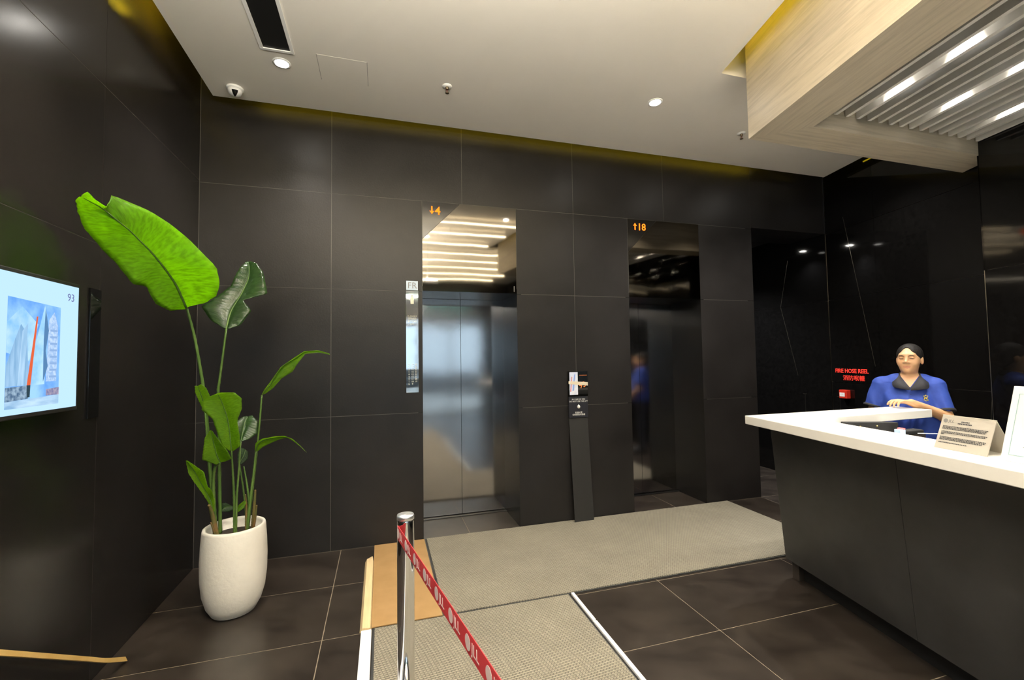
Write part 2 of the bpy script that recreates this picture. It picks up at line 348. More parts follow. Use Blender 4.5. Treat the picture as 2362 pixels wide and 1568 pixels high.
# ---- floor: stone tiles with recessed pale joints
floor = box('floor', (-1.6, 6.2), (-4.2, 7.2), (-0.12, -0.0012), FGROUT)
tag(floor, 'brown mottled stone tile floor with thin pale joints', 'floor', kind='structure')
XS = [-1.355+1.045*i for i in range(7)] + [6.1]
YS = [-4.2, -3.9, -3.315, -2.715, -2.115, -1.515, -0.915, -0.315, 0.285, 0.885, 1.485, 2.085, 2.66, 3.262, 3.855, 4.505, 5.1, 5.7, 6.3, 7.1]
_tile_mesh = {}
for i in range(len(XS)-1):
    for j in range(len(YS)-1):
        w, h = XS[i+1]-XS[i], YS[j+1]-YS[j]
        key = (round(w, 3), round(h, 3))
        if key not in _tile_mesh:
            t = box('floor_tile', (-w/2+0.0026, w/2-0.0026), (-h/2+0.0026, h/2-0.0026), (-0.0012, 0.0), FLOOR); me = t.data
            bpy.data.objects.remove(t); _tile_mesh[key] = me
        o = bpy.data.objects.new('floor_tile', _tile_mesh[key]); o.location = ((XS[i]+XS[i+1])/2, (YS[j]+YS[j+1])/2, 0)
        link(o, floor)

def multibox(name, boxes, mat, parent=None):
    v, f = [], []
    for x, y, z in boxes:
        n = len(v)
        v += [(a, b, c) for c in z for b in y for a in x]
        f += [tuple(n+k for k in q) for q in ((0, 2, 3, 1), (4, 5, 7, 6), (0, 1, 5, 4), (2, 6, 7, 3), (0, 4, 6, 2), (1, 3, 7, 5))]
    return mesh(name, v, f, mat, parent)

# ---- lift wall
Y0, Y1 = WALL_Y+0.0015, WALL_Y+0.05
wall_back = multibox('wall_back', [((-1.42, 0.30), (Y0, Y1), (0, 4.0)), ((1.23, 2.31), (Y0, Y1), (0, 4.0)), ((3.23, 3.80), (Y0, Y1), (0, 4.0)),
                                   ((0.30, 1.23), (Y0, Y1), (2.14, 4.0)), ((2.31, 3.23), (Y0, Y1), (2.14, 4.0)), ((3.80, 3.88), (Y0, Y1), (2.9, 4.0))], GROUT)
tag(wall_back, 'dark stone panelled wall holding the two lift doors', 'wall', kind='structure')
def wpanel(x0, x1, z0, z1):
    box('wall_panel', (x0+G, x1-G), (WALL_Y, Y0), (z0+G, z1-G), STONE, wall_back)
ROW = [0, 1.06, 2.095, 2.885, 4.0]
for x0, x1 in ((LEFT_X+0.0, -0.39), (-0.39, 0.34), (1.19, 1.765), (1.765, 2.35), (3.19, 3.88)):
    for k in range(3): wpanel(x0, x1, ROW[k], ROW[k+1])
for x0, x1 in ((LEFT_X, -0.39), (-0.39, 0.69), (0.69, 1.765), (1.765, 2.77), (2.77, 3.88)):
    wpanel(x0, x1, 2.885, 4.0)
# bulkhead over the side passage
bulk = box('wall_bulkhead', (3.88, 4.945), (Y0, 4.34), (2.90, 4.0), STONE, wall_back)
box('wall_panel', (3.88+G, 4.945), (WALL_Y, Y0), (2.90, 4.0), STONE, wall_back)
# side passage: left return, end wall, ceiling
wall_passage = multibox('wall_passage', [((3.80, 3.88), (Y0, 7.1), (0, 2.9)), ((3.80, 3.88), (Y1, 7.1), (2.9, 4.0)), ((3.88, 5.1), (7.0, 7.1), (0, 4.0))], GRANITE)
tag(wall_passage, 'black walls of the side passage beyond the lifts', 'wall', kind='structure')
ceil_p = box('ceiling_passage', (3.88, 5.1), (4.34, 7.0), (3.0, 3.05), pm('dark_passage_ceiling', (0.03, 0.028, 0.026), 0.6))
tag(ceil_p, 'dark ceiling of the side passage', 'ceiling', kind='structure')

# ---- lift recesses and doors
def lift(n, x0, x1, label):
    root = empty('door_%d' % n, (0.5*(x0+x1), 4.35, 0), label, 'lift door', kind='structure')
    J = pm('dark_recess_stone', (0.012, 0.011, 0.0105), 0.25)
    box('jamb', (x0-0.04, x0), (Y0, 4.40), (0, 2.1), J, root)
    box('jamb', (x1, x1+0.04), (Y0, 4.40), (0, 2.1), J, root)
    box('head_soffit', (x0-0.04, x1+0.04), (Y0, 4.40), (2.1, 2.14), J, root)
    xm = 0.5*(x0+x1)-0.012
    for a, b in ((x0, xm-0.002), (xm+0.002, x1)):
        box('door_leaf', (a, b), (4.352, 4.38), (0.012, 2.098), STEEL_DOOR, root)
    box('door_gap', (xm-0.002, xm+0.002), (4.36, 4.38), (0.012, 2.098), BLACKM, root)
    box('shaft_back', (x0, x1), (4.381, 4.40), (0, 2.1), BLACKM, root)
    box('sill', (x0, x1), (4.30, 4.352), (0.0005, 0.006), pm('dark_sill_metal', (0.10, 0.10, 0.10), 0.35, 1.0), root)
    # mirror-steel head panel with a cut corner and a black glass corner
    c = 0.333
    zt, zb = 2.883, 2.100
    extrude('steel_head_panel', [(x0+0.002, WALL_Y-0.004, zb), (x1-0.002, WALL_Y-0.004, zb), (x1-0.002, WALL_Y-0.004, zt), (x0+c, WALL_Y-0.004, zt), (x0+0.002, WALL_Y-0.004, zt-c)],
            (0, 0.013, 0), STEEL_HEAD, root)
    return root
lift(1, 0.34, 1.19, 'brushed steel lift door with steel head panel, nearer the plant')
lift(2, 2.35, 3.19, 'dim brushed steel lift door nearer the reception desk')

# ---- left wall
Xb = LEFT_X-0.0015
wall_left = box('wall_left', (LEFT_X-0.05, Xb), (BACK_Y, WALL_Y+0.05), (0, 4.0), GROUT)
tag(wall_left, 'dark sheeny stone panelled wall carrying the television', 'wall', kind='structure')
LY = [BACK_Y, -2.57, -1.525, -0.48, 0.565, 1.61, 2.655, WALL_Y-0.004]
for k in range(len(LY)-1):
    for z0, z1 in ((0, 2.095), (2.095, 2.9), (2.9, 4.0)):
        box('wall_panel', (Xb, LEFT_X), (LY[k]+G, LY[k+1]-G), (z0+G, z1-G), STONE_L, wall_left)

# ---- right wall: passage part, folded part, projecting part
FOLD_S, FOLD_D = 4.757, 4.096
COR_S, COR_D = 3.008, 3.863
END_S = -2.9
wall_right = mesh('wall_right', [], [], BRASS)
v, f = [], []
def slab(pts, z0, z1):
    n = len(v); m = len(pts)
    for z in (z0, z1): v.extend([(p[0], p[1], z) for p in pts])
    f.append(tuple(n+i for i in range(m))); f.append(tuple(n+m+i for i in range(m)))
    for i in range(m): f.append((n+i, n+(i+1) % m, n+m+(i+1) % m, n+m+i))
slab([(4.962, 3.86), (4.962, 7.0), (5.1, 7.0), (5.1, 3.86)], 0, 4.0)
slab([W(FOLD_S, FOLD_D+0.012, 0), W(COR_S, FOLD_D+0.012, 0), W(COR_S, FOLD_D+0.15, 0), W(FOLD_S, FOLD_D+0.15, 0)], 0, 4.0)
slab([W(COR_S-0.012, COR_D+0.012, 0), W(END_S, COR_D+0.012, 0), W(END_S, COR_D+0.3, 0), W(COR_S-0.012, COR_D+0.3, 0)], 0, 4.0)
wall_right.data.from_pydata(v, [], f); wall_right.data.update()
tag(wall_right, 'polished black granite wall behind the reception desk', 'wall', kind='structure')
H = 0.0015
for y0, y1 in ((3.87, 5.2), (5.2, 7.0)):
    for z0, z1 in ((0, 2.12), (2.12, 4.0)):
        box('granite_panel', (4.95, 4.962), (y0+H, y1-H), (z0+H, z1-H), GRANITE, wall_right)
for s0, s1 in ((FOLD_S, FOLD_S-0.62), (FOLD_S-0.62, COR_S)):
    for z0, z1 in ((0, 1.19), (1.19, 2.125), (2.125, 2.89), (2.89, 4.0)):
        obox('granite_panel', (s1+H, s0-H), (FOLD_D, FOLD_D+0.012), (z0+H, z1-H), GRANITE, wall_right)
ss = [COR_S, 1.9, 0.8, -0.3, -1.4, END_S]
for k in range(5):
    for z0, z1 in ((0, 2.12), (2.12, 4.0)):
        obox('granite_panel', (ss[k+1]+H, ss[k]-H), (COR_D, COR_D+0.012), (z0+H, z1-H), GRANITE, wall_right)
obox('granite_panel', (COR_S-0.012, COR_S), (COR_D, FOLD_D), (0, 4.0), GRANITE, wall_right)
def inlay(p, q, nrm, w=0.0028):
    p, q, nrm = Vector(p), Vector(q), Vector(nrm); t = (q-p).normalized(); b = t.cross(nrm).normalized()*w*0.5
    extrude('metal_inlay', [p-b, q-b, q+b, p+b], nrm*0.0008, BRASS, wall_right)
n1 = -DN
inlay(W(FOLD_S-0.25, FOLD_D, 3.02), W(FOLD_S-0.56, FOLD_D, 1.374), n1)
inlay((4.95, 4.50, 2.12), (4.95, 4.29, 1.25), (-1, 0, 0))
inlay((4.95, 4.50, 2.12), (4.95, 4.37, 2.70), (-1, 0, 0))
inlay(W(COR_S+0.09, FOLD_D, 2.12), W(COR_S+0.20, FOLD_D, 0.9), n1)
inlay(W(COR_S-0.004, COR_D, 0.75), W(COR_S-0.004, COR_D, 2.12), n1, 0.005)
inlay((4.95, 4.205, 1.03), (4.95, 4.205, 0.0), (-1, 0, 0)); inlay((4.95, 4.23, 1.03), (4.95, 4.18, 1.03), (-1, 0, 0), 0.006)
inlay(W(FOLD_S-0.10, FOLD_D, 1.03), W(FOLD_S-0.10, FOLD_D, 0.0), n1); inlay(W(FOLD_S-0.13, FOLD_D, 1.03), W(FOLD_S-0.06, FOLD_D, 1.03), n1, 0.006)

# ---- entrance wall behind the camera with glazed doors, and the street outside
wall_front = multibox('wall_front', [((-1.42, -0.95), (BACK_Y-0.12, BACK_Y), (0, 4.0)), ((2.75, 3.6), (BACK_Y-0.12, BACK_Y), (0, 4.0)), ((-0.95, 2.75), (BACK_Y-0.12, BACK_Y), (2.55, 4.0))], STONE)
tag(wall_front, 'dark stone entrance wall behind the viewer', 'wall', kind='structure')
gm = bpy.data.materials.new('clear_door_glass'); gm.use_nodes = True
_n = gm.node_tree; _n.nodes.clear()
_t = _n.nodes.new('ShaderNodeBsdfTransparent'); _g = _n.nodes.new('ShaderNodeBsdfGlossy'); _g.inputs['Roughness'].default_value = 0.02
_x = _n.nodes.new('ShaderNodeMixShader'); _x.inputs[0].default_value = 0.07; _o = _n.nodes.new('ShaderNodeOutputMaterial')
_t.inputs[0].default_value = (0.92, 0.96, 0.95, 1)
_n.links.new(_t.outputs[0], _x.inputs[1]); _n.links.new(_g.outputs[0], _x.inputs[2]); _n.links.new(_x.outputs[0], _o.inputs[0])
ent = empty('door_3', (0.9, BACK_Y-0.06, 0), 'glazed entrance doors behind the viewer', 'door', kind='structure')
ex = [-0.95, -0.02, 0.9, 1.83, 2.75]
for k in range(4):
    box('glass_pane', (ex[k]+0.03, ex[k+1]-0.03), (BACK_Y-0.066, BACK_Y-0.054), (0.08, 2.50), gm, ent)
for x in ex: box('frame_post', (x-0.03, x+0.03), (BACK_Y-0.09, BACK_Y-0.03), (0, 2.55), STEEL, ent)
for z in (0.0, 2.50):
    for k in range(4): box('frame_rail', (ex[k]+0.03, ex[k+1]-0.03), (BACK_Y-0.09, BACK_Y-0.03), (z, z+(0.08 if z == 0 else 0.05)), STEEL, ent)
pave = box('pavement', (-9, 11), (-14, -4.2), (-0.14, -0.02), pm('street_concrete', (0.42, 0.41, 0.39), 0.8, col2=(0.35, 0.34, 0.33), scale=3))
tag(pave, 'light concrete pavement outside the entrance', 'pavement', kind='structure')
shop = empty('street_building', (0, -13, 0), 'pale building across the street, seen only in reflections', 'building', kind='structure')
box('facade', (-9, 11), (-14, -13), (-0.02, 9), pm('facade_paint', (0.66, 0.69, 0.73), 0.8), shop)
for k in range(9):
    box('window', (-8+2.1*k, -6.7+2.1*k), (-13.02, -13.0), (3.2, 5.2), BLACKG, shop)
box('shopfront', (-8, 10), (-13.03, -13.0), (-0.02, 0.85), pm('orange_shopfront', (0.62, 0.20, 0.06), 0.5), shop)

# ---- white ceiling with cove gaps
def dline(x, y, y2): return (x-(y-y2)*math.tan(ANG), y2)
e1 = dline(4.78, 3.716, 2.50)
BEAM_Y = 0.10      # the framed canopy ends above the near end of the desk
e2 = dline(2.304, 2.50, BEAM_Y-0.06)
cp = [(-1.2, BACK_Y), (-1.2, 3.716), (4.78, 3.716), e1, (2.304, 2.50), e2, (3.93, e2[1]), (3.21, BACK_Y)]
ceiling = extrude('ceiling', [(x, y, CEIL) for x, y in cp], (0, 0, 0.03), CEILM)
tag(ceiling, 'off-white painted ceiling with recessed cove edges', 'ceiling', kind='structure')
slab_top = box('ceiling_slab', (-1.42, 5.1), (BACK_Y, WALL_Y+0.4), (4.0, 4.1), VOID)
tag(slab_top, 'hidden structural slab above the ceiling coves', 'ceiling', kind='structure')
YEL = glow('yellow_cove_strip', (1.0, 0.70, 0.02), E_COVE)
def cove(pts, n, lab, mat=None):
    for a, b in zip(pts[:-1], pts[1:]):
        a, b = Vector(a), Vector(b); t = (b-a).normalized(); w = Vector((-t.y, t.x, 0))*0.006
        o = extrude('cove_light_strip', [a-w, b-w, b+w, a+w], (0, 0, 0.010), mat or YEL)
        tag(o, lab, 'light strip')
        m_ = (a+b)*0.5
        extrude('strip_bracket', [a-w*2, b-w*2, b+w*2, a+w*2], (0, 0, -(a.z-CEIL-0.03)), VOID, o)
cove([(-1.15, BACK_Y+0.3, 3.598), (-1.15, 3.13, 3.598)], 1, 'yellow strip light in the cove beside the left wall', glow('yellow_cove_strip_left', (1.0, 0.70, 0.02), E_COVE*8))
cove([(-0.95, 3.666, 3.598), (4.05, 3.666, 3.598)], 1, 'yellow strip light in the cove along the lift wall')
_q = dline(2.304, 2.50, 2.44); _q2 = dline(2.304, 2.50, BEAM_Y)
cove([(_q[0]-0.05, 2.44, 3.598), (_q2[0]-0.05, _q2[1], 3.598)], 1, 'yellow strip light beside the grained ceiling beam', glow('yellow_cove_strip_beam', (1.0, 0.70, 0.02), E_COVE*1.6))
tag(extrude('cove_light_strip', [(e1[0]-0.03, e1[1]+0.25, 3.598), (4.70, 3.55, 3.598), (4.71, 3.55, 3.598), (e1[0]-0.02, e1[1]+0.25, 3.598)], (0, 0, 0.01), glow('yellow_cove_strip_weak', (1.0, 0.7, 0.02), 2.0)),
    'dim yellow strip light in the cove beside the granite wall', 'light strip')

UPW = pm('cove_upstand_paint', (0.75, 0.72, 0.66), 0.7)
box('cove_upstand', (-1.105, -1.095), (BACK_Y, 3.13), (CEIL+0.03, 3.85), UPW, ceiling)
box('cove_upstand', (-0.95, 4.05), (3.611, 3.621), (CEIL+0.03, 3.85), UPW, ceiling)

box('cove_upstand', (2.15, 2.62), (2.515, 2.525), (CEIL+0.03, 3.9), UPW, ceiling)

# ---- grained beam framing the slatted ceiling
OC, IC = Vector((2.447, 2.425, 0)), Vector((2.737, 2.18, 0))
back_o = dline(OC.x, OC.y, BEAM_Y); back_i = dline(IC.x, IC.y, BEAM_Y+0.245)
beam = empty('trim_1', (2.6, 2.3, 3.0), 'pale grained beam framing the slatted ceiling above the desk', 'beam', kind='structure')
extrude('long_beam', [(OC.x, OC.y, 3.003), (IC.x, IC.y, 3.003), (back_i[0], back_i[1], 3.003), (back_o[0], back_o[1], 3.003)], (0, 0, 0.99), TRAV_D, beam)
extrude('cross_beam', [(OC.x, OC.y, 3.003), (IC.x, IC.y, 3.003), (4.55, 2.18, 3.003), (4.66, 2.43, 3.003)], (0, 0, 0.99), TRAV_X, beam)
extrude('cross_beam', [(back_o[0], back_o[1], 3.003), (back_i[0], back_i[1], 3.003), (4.005, BEAM_Y+0.245, 3.003), (3.956, BEAM_Y, 3.003)], (0, 0, 0.99), TRAV_X, beam)
# ---- slats
slats = empty('ceiling_slats', (3.5, 1.0, 3.105), 'white slatted ceiling with lamps glowing between the slats, over the desk', 'ceiling', kind='structure')
me = None
for k in range(16):
    d = 2.340+0.1*k
    s_end = (2.170 - DN.y*d)/DD.y     # the slat ends where Y = 2.17
    o = obox('slat', ((BEAM_Y+0.255 - DN.y*d)/DD.y, s_end), (d-0.013, d+0.013), (3.105, 3.215), SLATM, slats)
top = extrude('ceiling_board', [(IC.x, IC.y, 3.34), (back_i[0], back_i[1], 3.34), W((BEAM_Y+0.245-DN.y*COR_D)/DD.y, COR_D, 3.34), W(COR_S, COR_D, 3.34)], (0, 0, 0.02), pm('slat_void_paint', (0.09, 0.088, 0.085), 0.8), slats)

# ================================================================== LAMPS
def downlight(x, y, z, label, power=None, group=None, col=(1.0, 0.94, 0.85), r=0.042, size=118, lens=45.0):
    t = empty('downlight', (x, y, z), label, 'ceiling light', group)
    lathe('trim_ring', [(r, 0), (r*1.35, 0), (r*1.35, -0.004), (r*1.02, -0.007), (r*0.96, -0.002), (r*0.96, 0)], (x, y, z), WPLAST, t, 32)
    lathe('lens', [(0.0001, -0.0015), (r*0.95, -0.0015), (r*0.95, -0.0005)], (x, y, z), glow('lamp_lens', (1.0, 0.96, 0.88), lens), t, 32)
    lamp('lamp_light', 'SPOT', (x, y, z-0.012), P_DOWN if power is None else power, col, t, spot_size=math.radians(size), spot_blend=0.75, shadow_soft_size=0.035)
    return t
downlight(-0.633, 3.183, CEIL, 'bright round downlight at the end of the black ceiling slot', power=P_DOWN*0.8)
downlight(2.06, 2.93, CEIL, 'bright round downlight in the ceiling above the mats')
downlight(3.21, 2.90, CEIL, 'round downlight hidden above the cross beam, nearer the lifts')
downlight(4.14, 2.97, CEIL, 'round downlight hidden above the cross beam, nearer the granite wall', power=40)
downlight(1.70, 1.70, CEIL, 'round downlight beside the long grained beam', power=16)
for x, y in ((-0.633, 1.35), (0.7, 0.6), (-0.633, -0.6), (0.7, -1.5), (-0.633, -2.5)):
    downlight(x, y, CEIL, 'round downlight in the ceiling behind the viewer', group='downlights behind the viewer')
downlight(4.06, 4.90, 3.0, 'small downlight in the dark side passage', power=110, col=(0.95, 0.97, 1.0), lens=60.0)

def slat_lamp(s, d, label, group=None, power=None):
    if d > 3.0 and s > 2.0: power = P_SLAT*0.6
    x, y, _ = W(s, d, 0)
    t = empty('slat_lamp', (x, y, 3.34), label, 'ceiling light', group)
    lathe('can', [(0.0001, 0), (0.034, 0), (0.034, -0.072), (0.030, -0.072), (0.029, -0.046)], (x, y, 3.339), WPLAST, t, 24)
    lathe('lens', [(0.0001, -0.0475), (0.0285, -0.0475), (0.0285, -0.0455)], (x, y, 3.339), glow('slat_lamp_lens', (0.95, 0.97, 1.0), 22.0), t, 24)
    lamp('lamp_light', 'SPOT', (x, y, 3.264), P_SLAT if power is None else power, (1.0, 0.95, 0.86), t, spot_size=math.radians(64), spot_blend=0.5, shadow_soft_size=0.028)
for s, d, lab in ((2.07, 2.59, 'glowing lamp between slats beside the long beam, nearer the viewer'), (2.44, 2.59, 'glowing lamp between slats in the corner of the beams'),
                  (2.16, 3.09, 'glowing lamp above the middle slats, nearer the viewer'), (2.53, 3.09, 'glowing lamp above the middle slats, nearer the cross beam'),
                  (2.24, 3.59, 'glowing lamp above the slats nearest the granite wall, nearer the viewer'), (2.60, 3.59, 'glowing lamp above the slats nearest the granite wall, by the cross beam')):
    slat_lamp(s, d, lab)
for s in (1.55, 1.1):
    for d in (2.59, 3.09): slat_lamp(s, d, 'slat lamp over the near end of the desk, out of view', 'slat lamps out of view', P_SLAT*2.4)
TUBEM = glow('linear_lamp_tube', (1.0, 0.83, 0.55), E_TUBE)
for y, xe in ((1.62, 1.95), (1.1, 1.85), (0.5, 1.72), (-0.15, 3.0), (-0.75, 2.9), (-1.4, 2.8), (-2.1, 2.7), (-2.8, 2.6)):
    t = empty('linear_lamp', (0.3, y, 3.42), 'slim warm linear lamp hung close under the ceiling behind the viewer', 'ceiling light', 'linear lamps behind the viewer')
    tube('lamp_tube', [(-0.95, y, 3.42), (xe, y, 3.42)], 0.008, TUBEM, t, 8)
    for x in (-0.7, 1.0): tube('hanger', [(x, y, 3.427), (x, y, CEIL)], 0.002, STEEL, t, 6)
t = tube('tinted_tube', [(-0.6, BACK_Y+0.12, 3.12), (2.3, BACK_Y+0.12, 3.12)], 0.012, glow('teal_tube', (0.35, 1.0, 0.9), 5.0), None, 8)
tag(t, 'teal tube lamp over the entrance doors behind the viewer', 'ceiling light')
for x in (-0.4, 2.1): tube('bracket', [(x, BACK_Y+0.12, 3.12), (x, BACK_Y, 3.12)], 0.004, STEEL, t, 6)
for y in (0.75, -1.1):  # added fill uplights, hung out of view only to brighten the ceiling
    t = empty('fill_uplight', (0.3, y, 2.72), 'added unseen uplight brightening the ceiling from below, behind the viewer', 'ceiling light', 'added fill uplights behind the viewer')
    box('housing', (-1.0, 0.85), (y-0.04, y+0.04), (2.70, 2.745), pm('fill_uplight_grey', (0.3, 0.3, 0.3), 0.5), t)
    box('light_face', (-0.99, 0.84), (y-0.034, y+0.034), (2.7455, 2.749), glow('fill_uplight_face', (1.0, 0.93, 0.80), E_UP), t)
    for x in (-0.85, 0.7): tube('hanger', [(x, y, 2.75), (x, y, CEIL)], 0.002, STEEL, t, 6)

# ================================================================== CEILING FITTINGS
t = empty('air_slot', (-0.635, 1.5, CEIL), 'long black air slot in the ceiling with a white frame', 'air vent')
x0, x1, y0, y1 = -0.712, -0.557, -2.6, 3.045
box('slot_throat', (x0, x1), (y0, y1), (CEIL-0.0012, CEIL-0.0004), pm('slot_black', (0.008, 0.008, 0.008), 0.5), t)
for n_, xa, xb, ya, yb in (('frame_bar', x0-0.022, x0, y0, y1), ('frame_bar', x1, x1+0.022, y0, y1), ('frame_bar', x0-0.022, x1+0.022, y1, y1+0.022)):
    box(n_, (xa, xb), (ya, yb), (CEIL-0.007, CEIL-0.0002), WPLAST, t, 0.002)
cam_t = empty('security_camera', (-1.015, 3.57, CEIL), 'white dome security camera on the ceiling corner', 'camera')
lathe('base_plate', [(0.055, 0), (0.055, -0.010), (0.050, -0.016), (0.0001, -0.016)], (-1.015, 3.57, CEIL), WPLAST, cam_t, 32)
lathe('dome', [(0.046, -0.016), (0.045, -0.030), (0.038, -0.046), (0.024, -0.057), (0.0001, -0.062)], (-1.015, 3.57, CEIL), WPLAST, cam_t, 32)
# dark lens window, a curved patch just proud of the dome, facing the room
vv, ff = [], []
for i in range(7):
    for j in range(5):
        a = math.radians(-75+ (j-2)*13); b = math.radians(20+i*11)
        vv.append((-1.015+0.049*math.cos(b)*math.cos(a), 3.57+0.049*math.cos(b)*math.sin(a), CEIL-0.018-0.047*math.sin(b)))
for i in range(6):
    for j in range(4): ff.append((i*5+j, i*5+j+1, (i+1)*5+j+1, (i+1)*5+j))
mesh('lens_window', vv, ff, BLACKG, cam_t, True)
for (x, y), lab in (((0.463, 3.15), 'metal sprinkler head in the middle of the ceiling'), ((3.10, 3.15), 'metal sprinkler head beside the corner of the grained beam')):
    t = empty('sprinkler', (x, y, CEIL), lab, 'sprinkler')
    lathe('escutcheon', [(0.036, 0), (0.034, -0.006), (0.014, -0.009), (0.0001, -0.009)], (x, y, CEIL), WPLAST, t, 28)
    BR = pm('dull_brass', (0.30, 0.24, 0.16), 0.35, 1.0)
    lathe('nozzle', [(0.0125, -0.006), (0.0125, -0.022), (0.008, -0.026), (0.0001, -0.026)], (x, y, CEIL), BR, t, 16)
    for s in (-1, 1): tube('frame_arm', [(x+s*0.010, y, CEIL-0.022), (x+s*0.013, y, CEIL-0.036), (x+s*0.004, y, CEIL-0.050)], 0.0022, BR, t, 6)
    lathe('deflector', [(0.0001, -0.050), (0.014, -0.050), (0.014, -0.053), (0.0001, -0.053)], (x, y, CEIL), BR, t, 16)
    tube('bulb', [(x, y, CEIL-0.025), (x, y, CEIL-0.050)], 0.002, pm('red_bulb', (0.3, 0.02, 0.02), 0.2), t, 6)
hx0, hx1, hy0, hy1 = -0.40, -0.09, 3.03, 3.30
t = empty('access_hatch', (-0.25, 3.16, CEIL), 'flush square access hatch outlined in the ceiling', 'hatch')
box('hatch_panel', (hx0, hx1), (hy0, hy1), (CEIL-0.0010, CEIL-0.0002), CEILM, t)
for q in (((hx0-0.003, hx0), (hy0, hy1)), ((hx1, hx1+0.003), (hy0, hy1))):
    box('hatch_joint', q[0], q[1], (CEIL-0.0008, CEIL-0.0002), pm('hatch_shadow_gap', (0.25, 0.24, 0.22), 0.8), t)

# ================================================================== LIFT SIGNS
def indicator(x0, body, lab):
    c = 0.333; zt = 2.883; y = WALL_Y-0.004
    t = empty('lift_indicator', (x0+0.1, y, zt-c), lab, 'indicator')
    extrude('glass_corner', [(x0+0.002, y, zt-c+0.004), (x0+c-0.004, y, zt), (x0+0.002, y, zt)], (0, 0.013, 0), pm('indicator_glass', (0.012, 0.011, 0.0105), 0.12), t)
    # arrow from boxes, digits from lettering
    up = body[0] == 'u'
    ax, az = x0+0.085, 2.775
    o = extrude('arrow', [(ax-0.006, y-0.002, az), (ax+0.006, y-0.002, az), (ax+0.006, y-0.002, az+0.045), (ax+0.021, y-0.002, az+0.040), (ax, y-0.002, az+0.070), (ax-0.021, y-0.002, az+0.040), (ax-0.006, y-0.002, az+0.045)] if up else
                [(ax-0.006, y-0.002, az+0.070), (ax+0.006, y-0.002, az+0.070), (ax+0.006, y-0.002, az+0.025), (ax+0.021, y-0.002, az+0.030), (ax, y-0.002, az), (ax-0.021, y-0.002, az+0.030), (ax-0.006, y-0.002, az+0.025)],
                (0, 0.002, 0), LED, t)
    text('digits', body[1:], 0.098, (ax+0.026, y-0.001, az), (1, 0, 0), (0, 0, 1), LED, t, 0.002, bold=0.0012)
indicator(0.34, 'd4', 'lit orange lift indicator showing a down arrow and 4')
indicator(2.35, 'u18', 'lit orange lift indicator showing an up arrow and 18')
text('door_number', '1', 0.075, (1.145, WALL_Y-0.0045, 2.115), (1, 0, 0), (0, 0, 1), GREYINK, bpy.data.objects['door_1'], 0.001)

PLATE = wavy_steel('mirror_plate_steel', (0.60, 0.60, 0.60), 0.07, 0.003, 2.0, 6.0)
t = empty('floor_sign', (0.252, WALL_Y, 2.10), 'small square steel sign lettered FR above the lift directory plate', 'sign')
box('plate', (0.204, 0.302), (WALL_Y-0.006, WALL_Y-0.0005), (2.102, 2.182), pm('blue_sheen_steel', (0.30, 0.36, 0.44), 0.35, 0.6), t, 0.001)
text('lettering', 'FR', 0.075, (0.214, WALL_Y-0.0065, 2.118), (1, 0, 0), (0, 0, 1), GREYINK, t, 0.0006)
t = empty('directory_plate', (0.252, WALL_Y, 1.23), 'tall narrow mirror steel plate listing the floors served, beside the lift door', 'sign')
box('plate', (0.201, 0.305), (WALL_Y-0.006, WALL_Y-0.0005), (1.232, 2.098), PLATE, t, 0.001)
CREAM = pm('cream_lettering', (0.80, 0.77, 0.62), 0.5)
text('lettering', 'FLOORS\nSERVED\nBY THIS\nLIFT', 0.021, (0.253, WALL_Y-0.0064, 1.872), (1, 0, 0), (0, 0, 1), CREAM, t, 0.0005, 'CENTER')
text('floor_numbers', '8\n7\n6\n5\n4\n3\n2\n1\nG', 0.0195, (0.224, WALL_Y-0.0064, 1.462), (1, 0, 0), (0, 0, 1), CREAM, t, 0.0005, 'CENTER')
text('floor_numbers', '18\n17\n16\n15\n13\n12\n11\n10\n9', 0.0195, (0.253, WALL_Y-0.0064, 1.462), (1, 0, 0), (0, 0, 1), CREAM, t, 0.0005, 'CENTER')
text('floor_numbers', '27\n26\n25\n23\n22\n21\n20\n19', 0.0195, (0.282, WALL_Y-0.0064, 1.462), (1, 0, 0), (0, 0, 1), CREAM, t, 0.0005, 'CENTER')
# small fire-fighting lift figure on the plate
box('pictogram', (0.240, 0.266), (WALL_Y-0.0068, WALL_Y-0.006), (1.985, 2.045), CREAM, t)
lathe('pictogram_dot', [(0.0001, 0), (0.009, 0), (0.009, 0.010), (0.0001, 0.010)], (0.252, WALL_Y-0.0065, 2.048), CREAM, t, 12)

t = empty('fire_notice', (1.772, WALL_Y, 0.95), 'black notice reading IN CASE OF FIRE DO NOT USE THE LIFT', 'sign')
box('plate', (1.676, 1.868), (WALL_Y-0.022, WALL_Y-0.0005), (0.948, 1.143), pm('notice_black', (0.022, 0.023, 0.030), 0.3), t, 0.001)
text('lettering', 'IN CASE OF FIRE\nDO NOT USE THE LIFT', 0.0185, (1.772, WALL_Y-0.0226, 1.112), (1, 0, 0), (0, 0, 1), PAPER, t, 0.0005, 'CENTER')
text('lettering', '如遇火警\n切勿使用升降機', 0.0185, (1.772, WALL_Y-0.0226, 0.988), (1, 0, 0), (0, 0, 1), PAPER, t, 0.0005, 'CENTER')
lathe('flame_symbol', [(0.0001, -0.016), (0.011, -0.012), (0.015, 0.0), (0.011, 0.012), (0.0001, 0.022)], (1.772, WALL_Y-0.022, 1.048), PAPER, t, 16).scale = (1, 1, 1)
t = empty('lift_poster', (1.772, WALL_Y, 1.145), 'small framed picture with an orange 93, taped above the fire notice', 'poster')
box('frame', (1.676, 1.870), (WALL_Y-0.022, WALL_Y-0.0005), (1.146, 1.380), BLACKG, t, 0.001)
yy = WALL_Y-0.0225
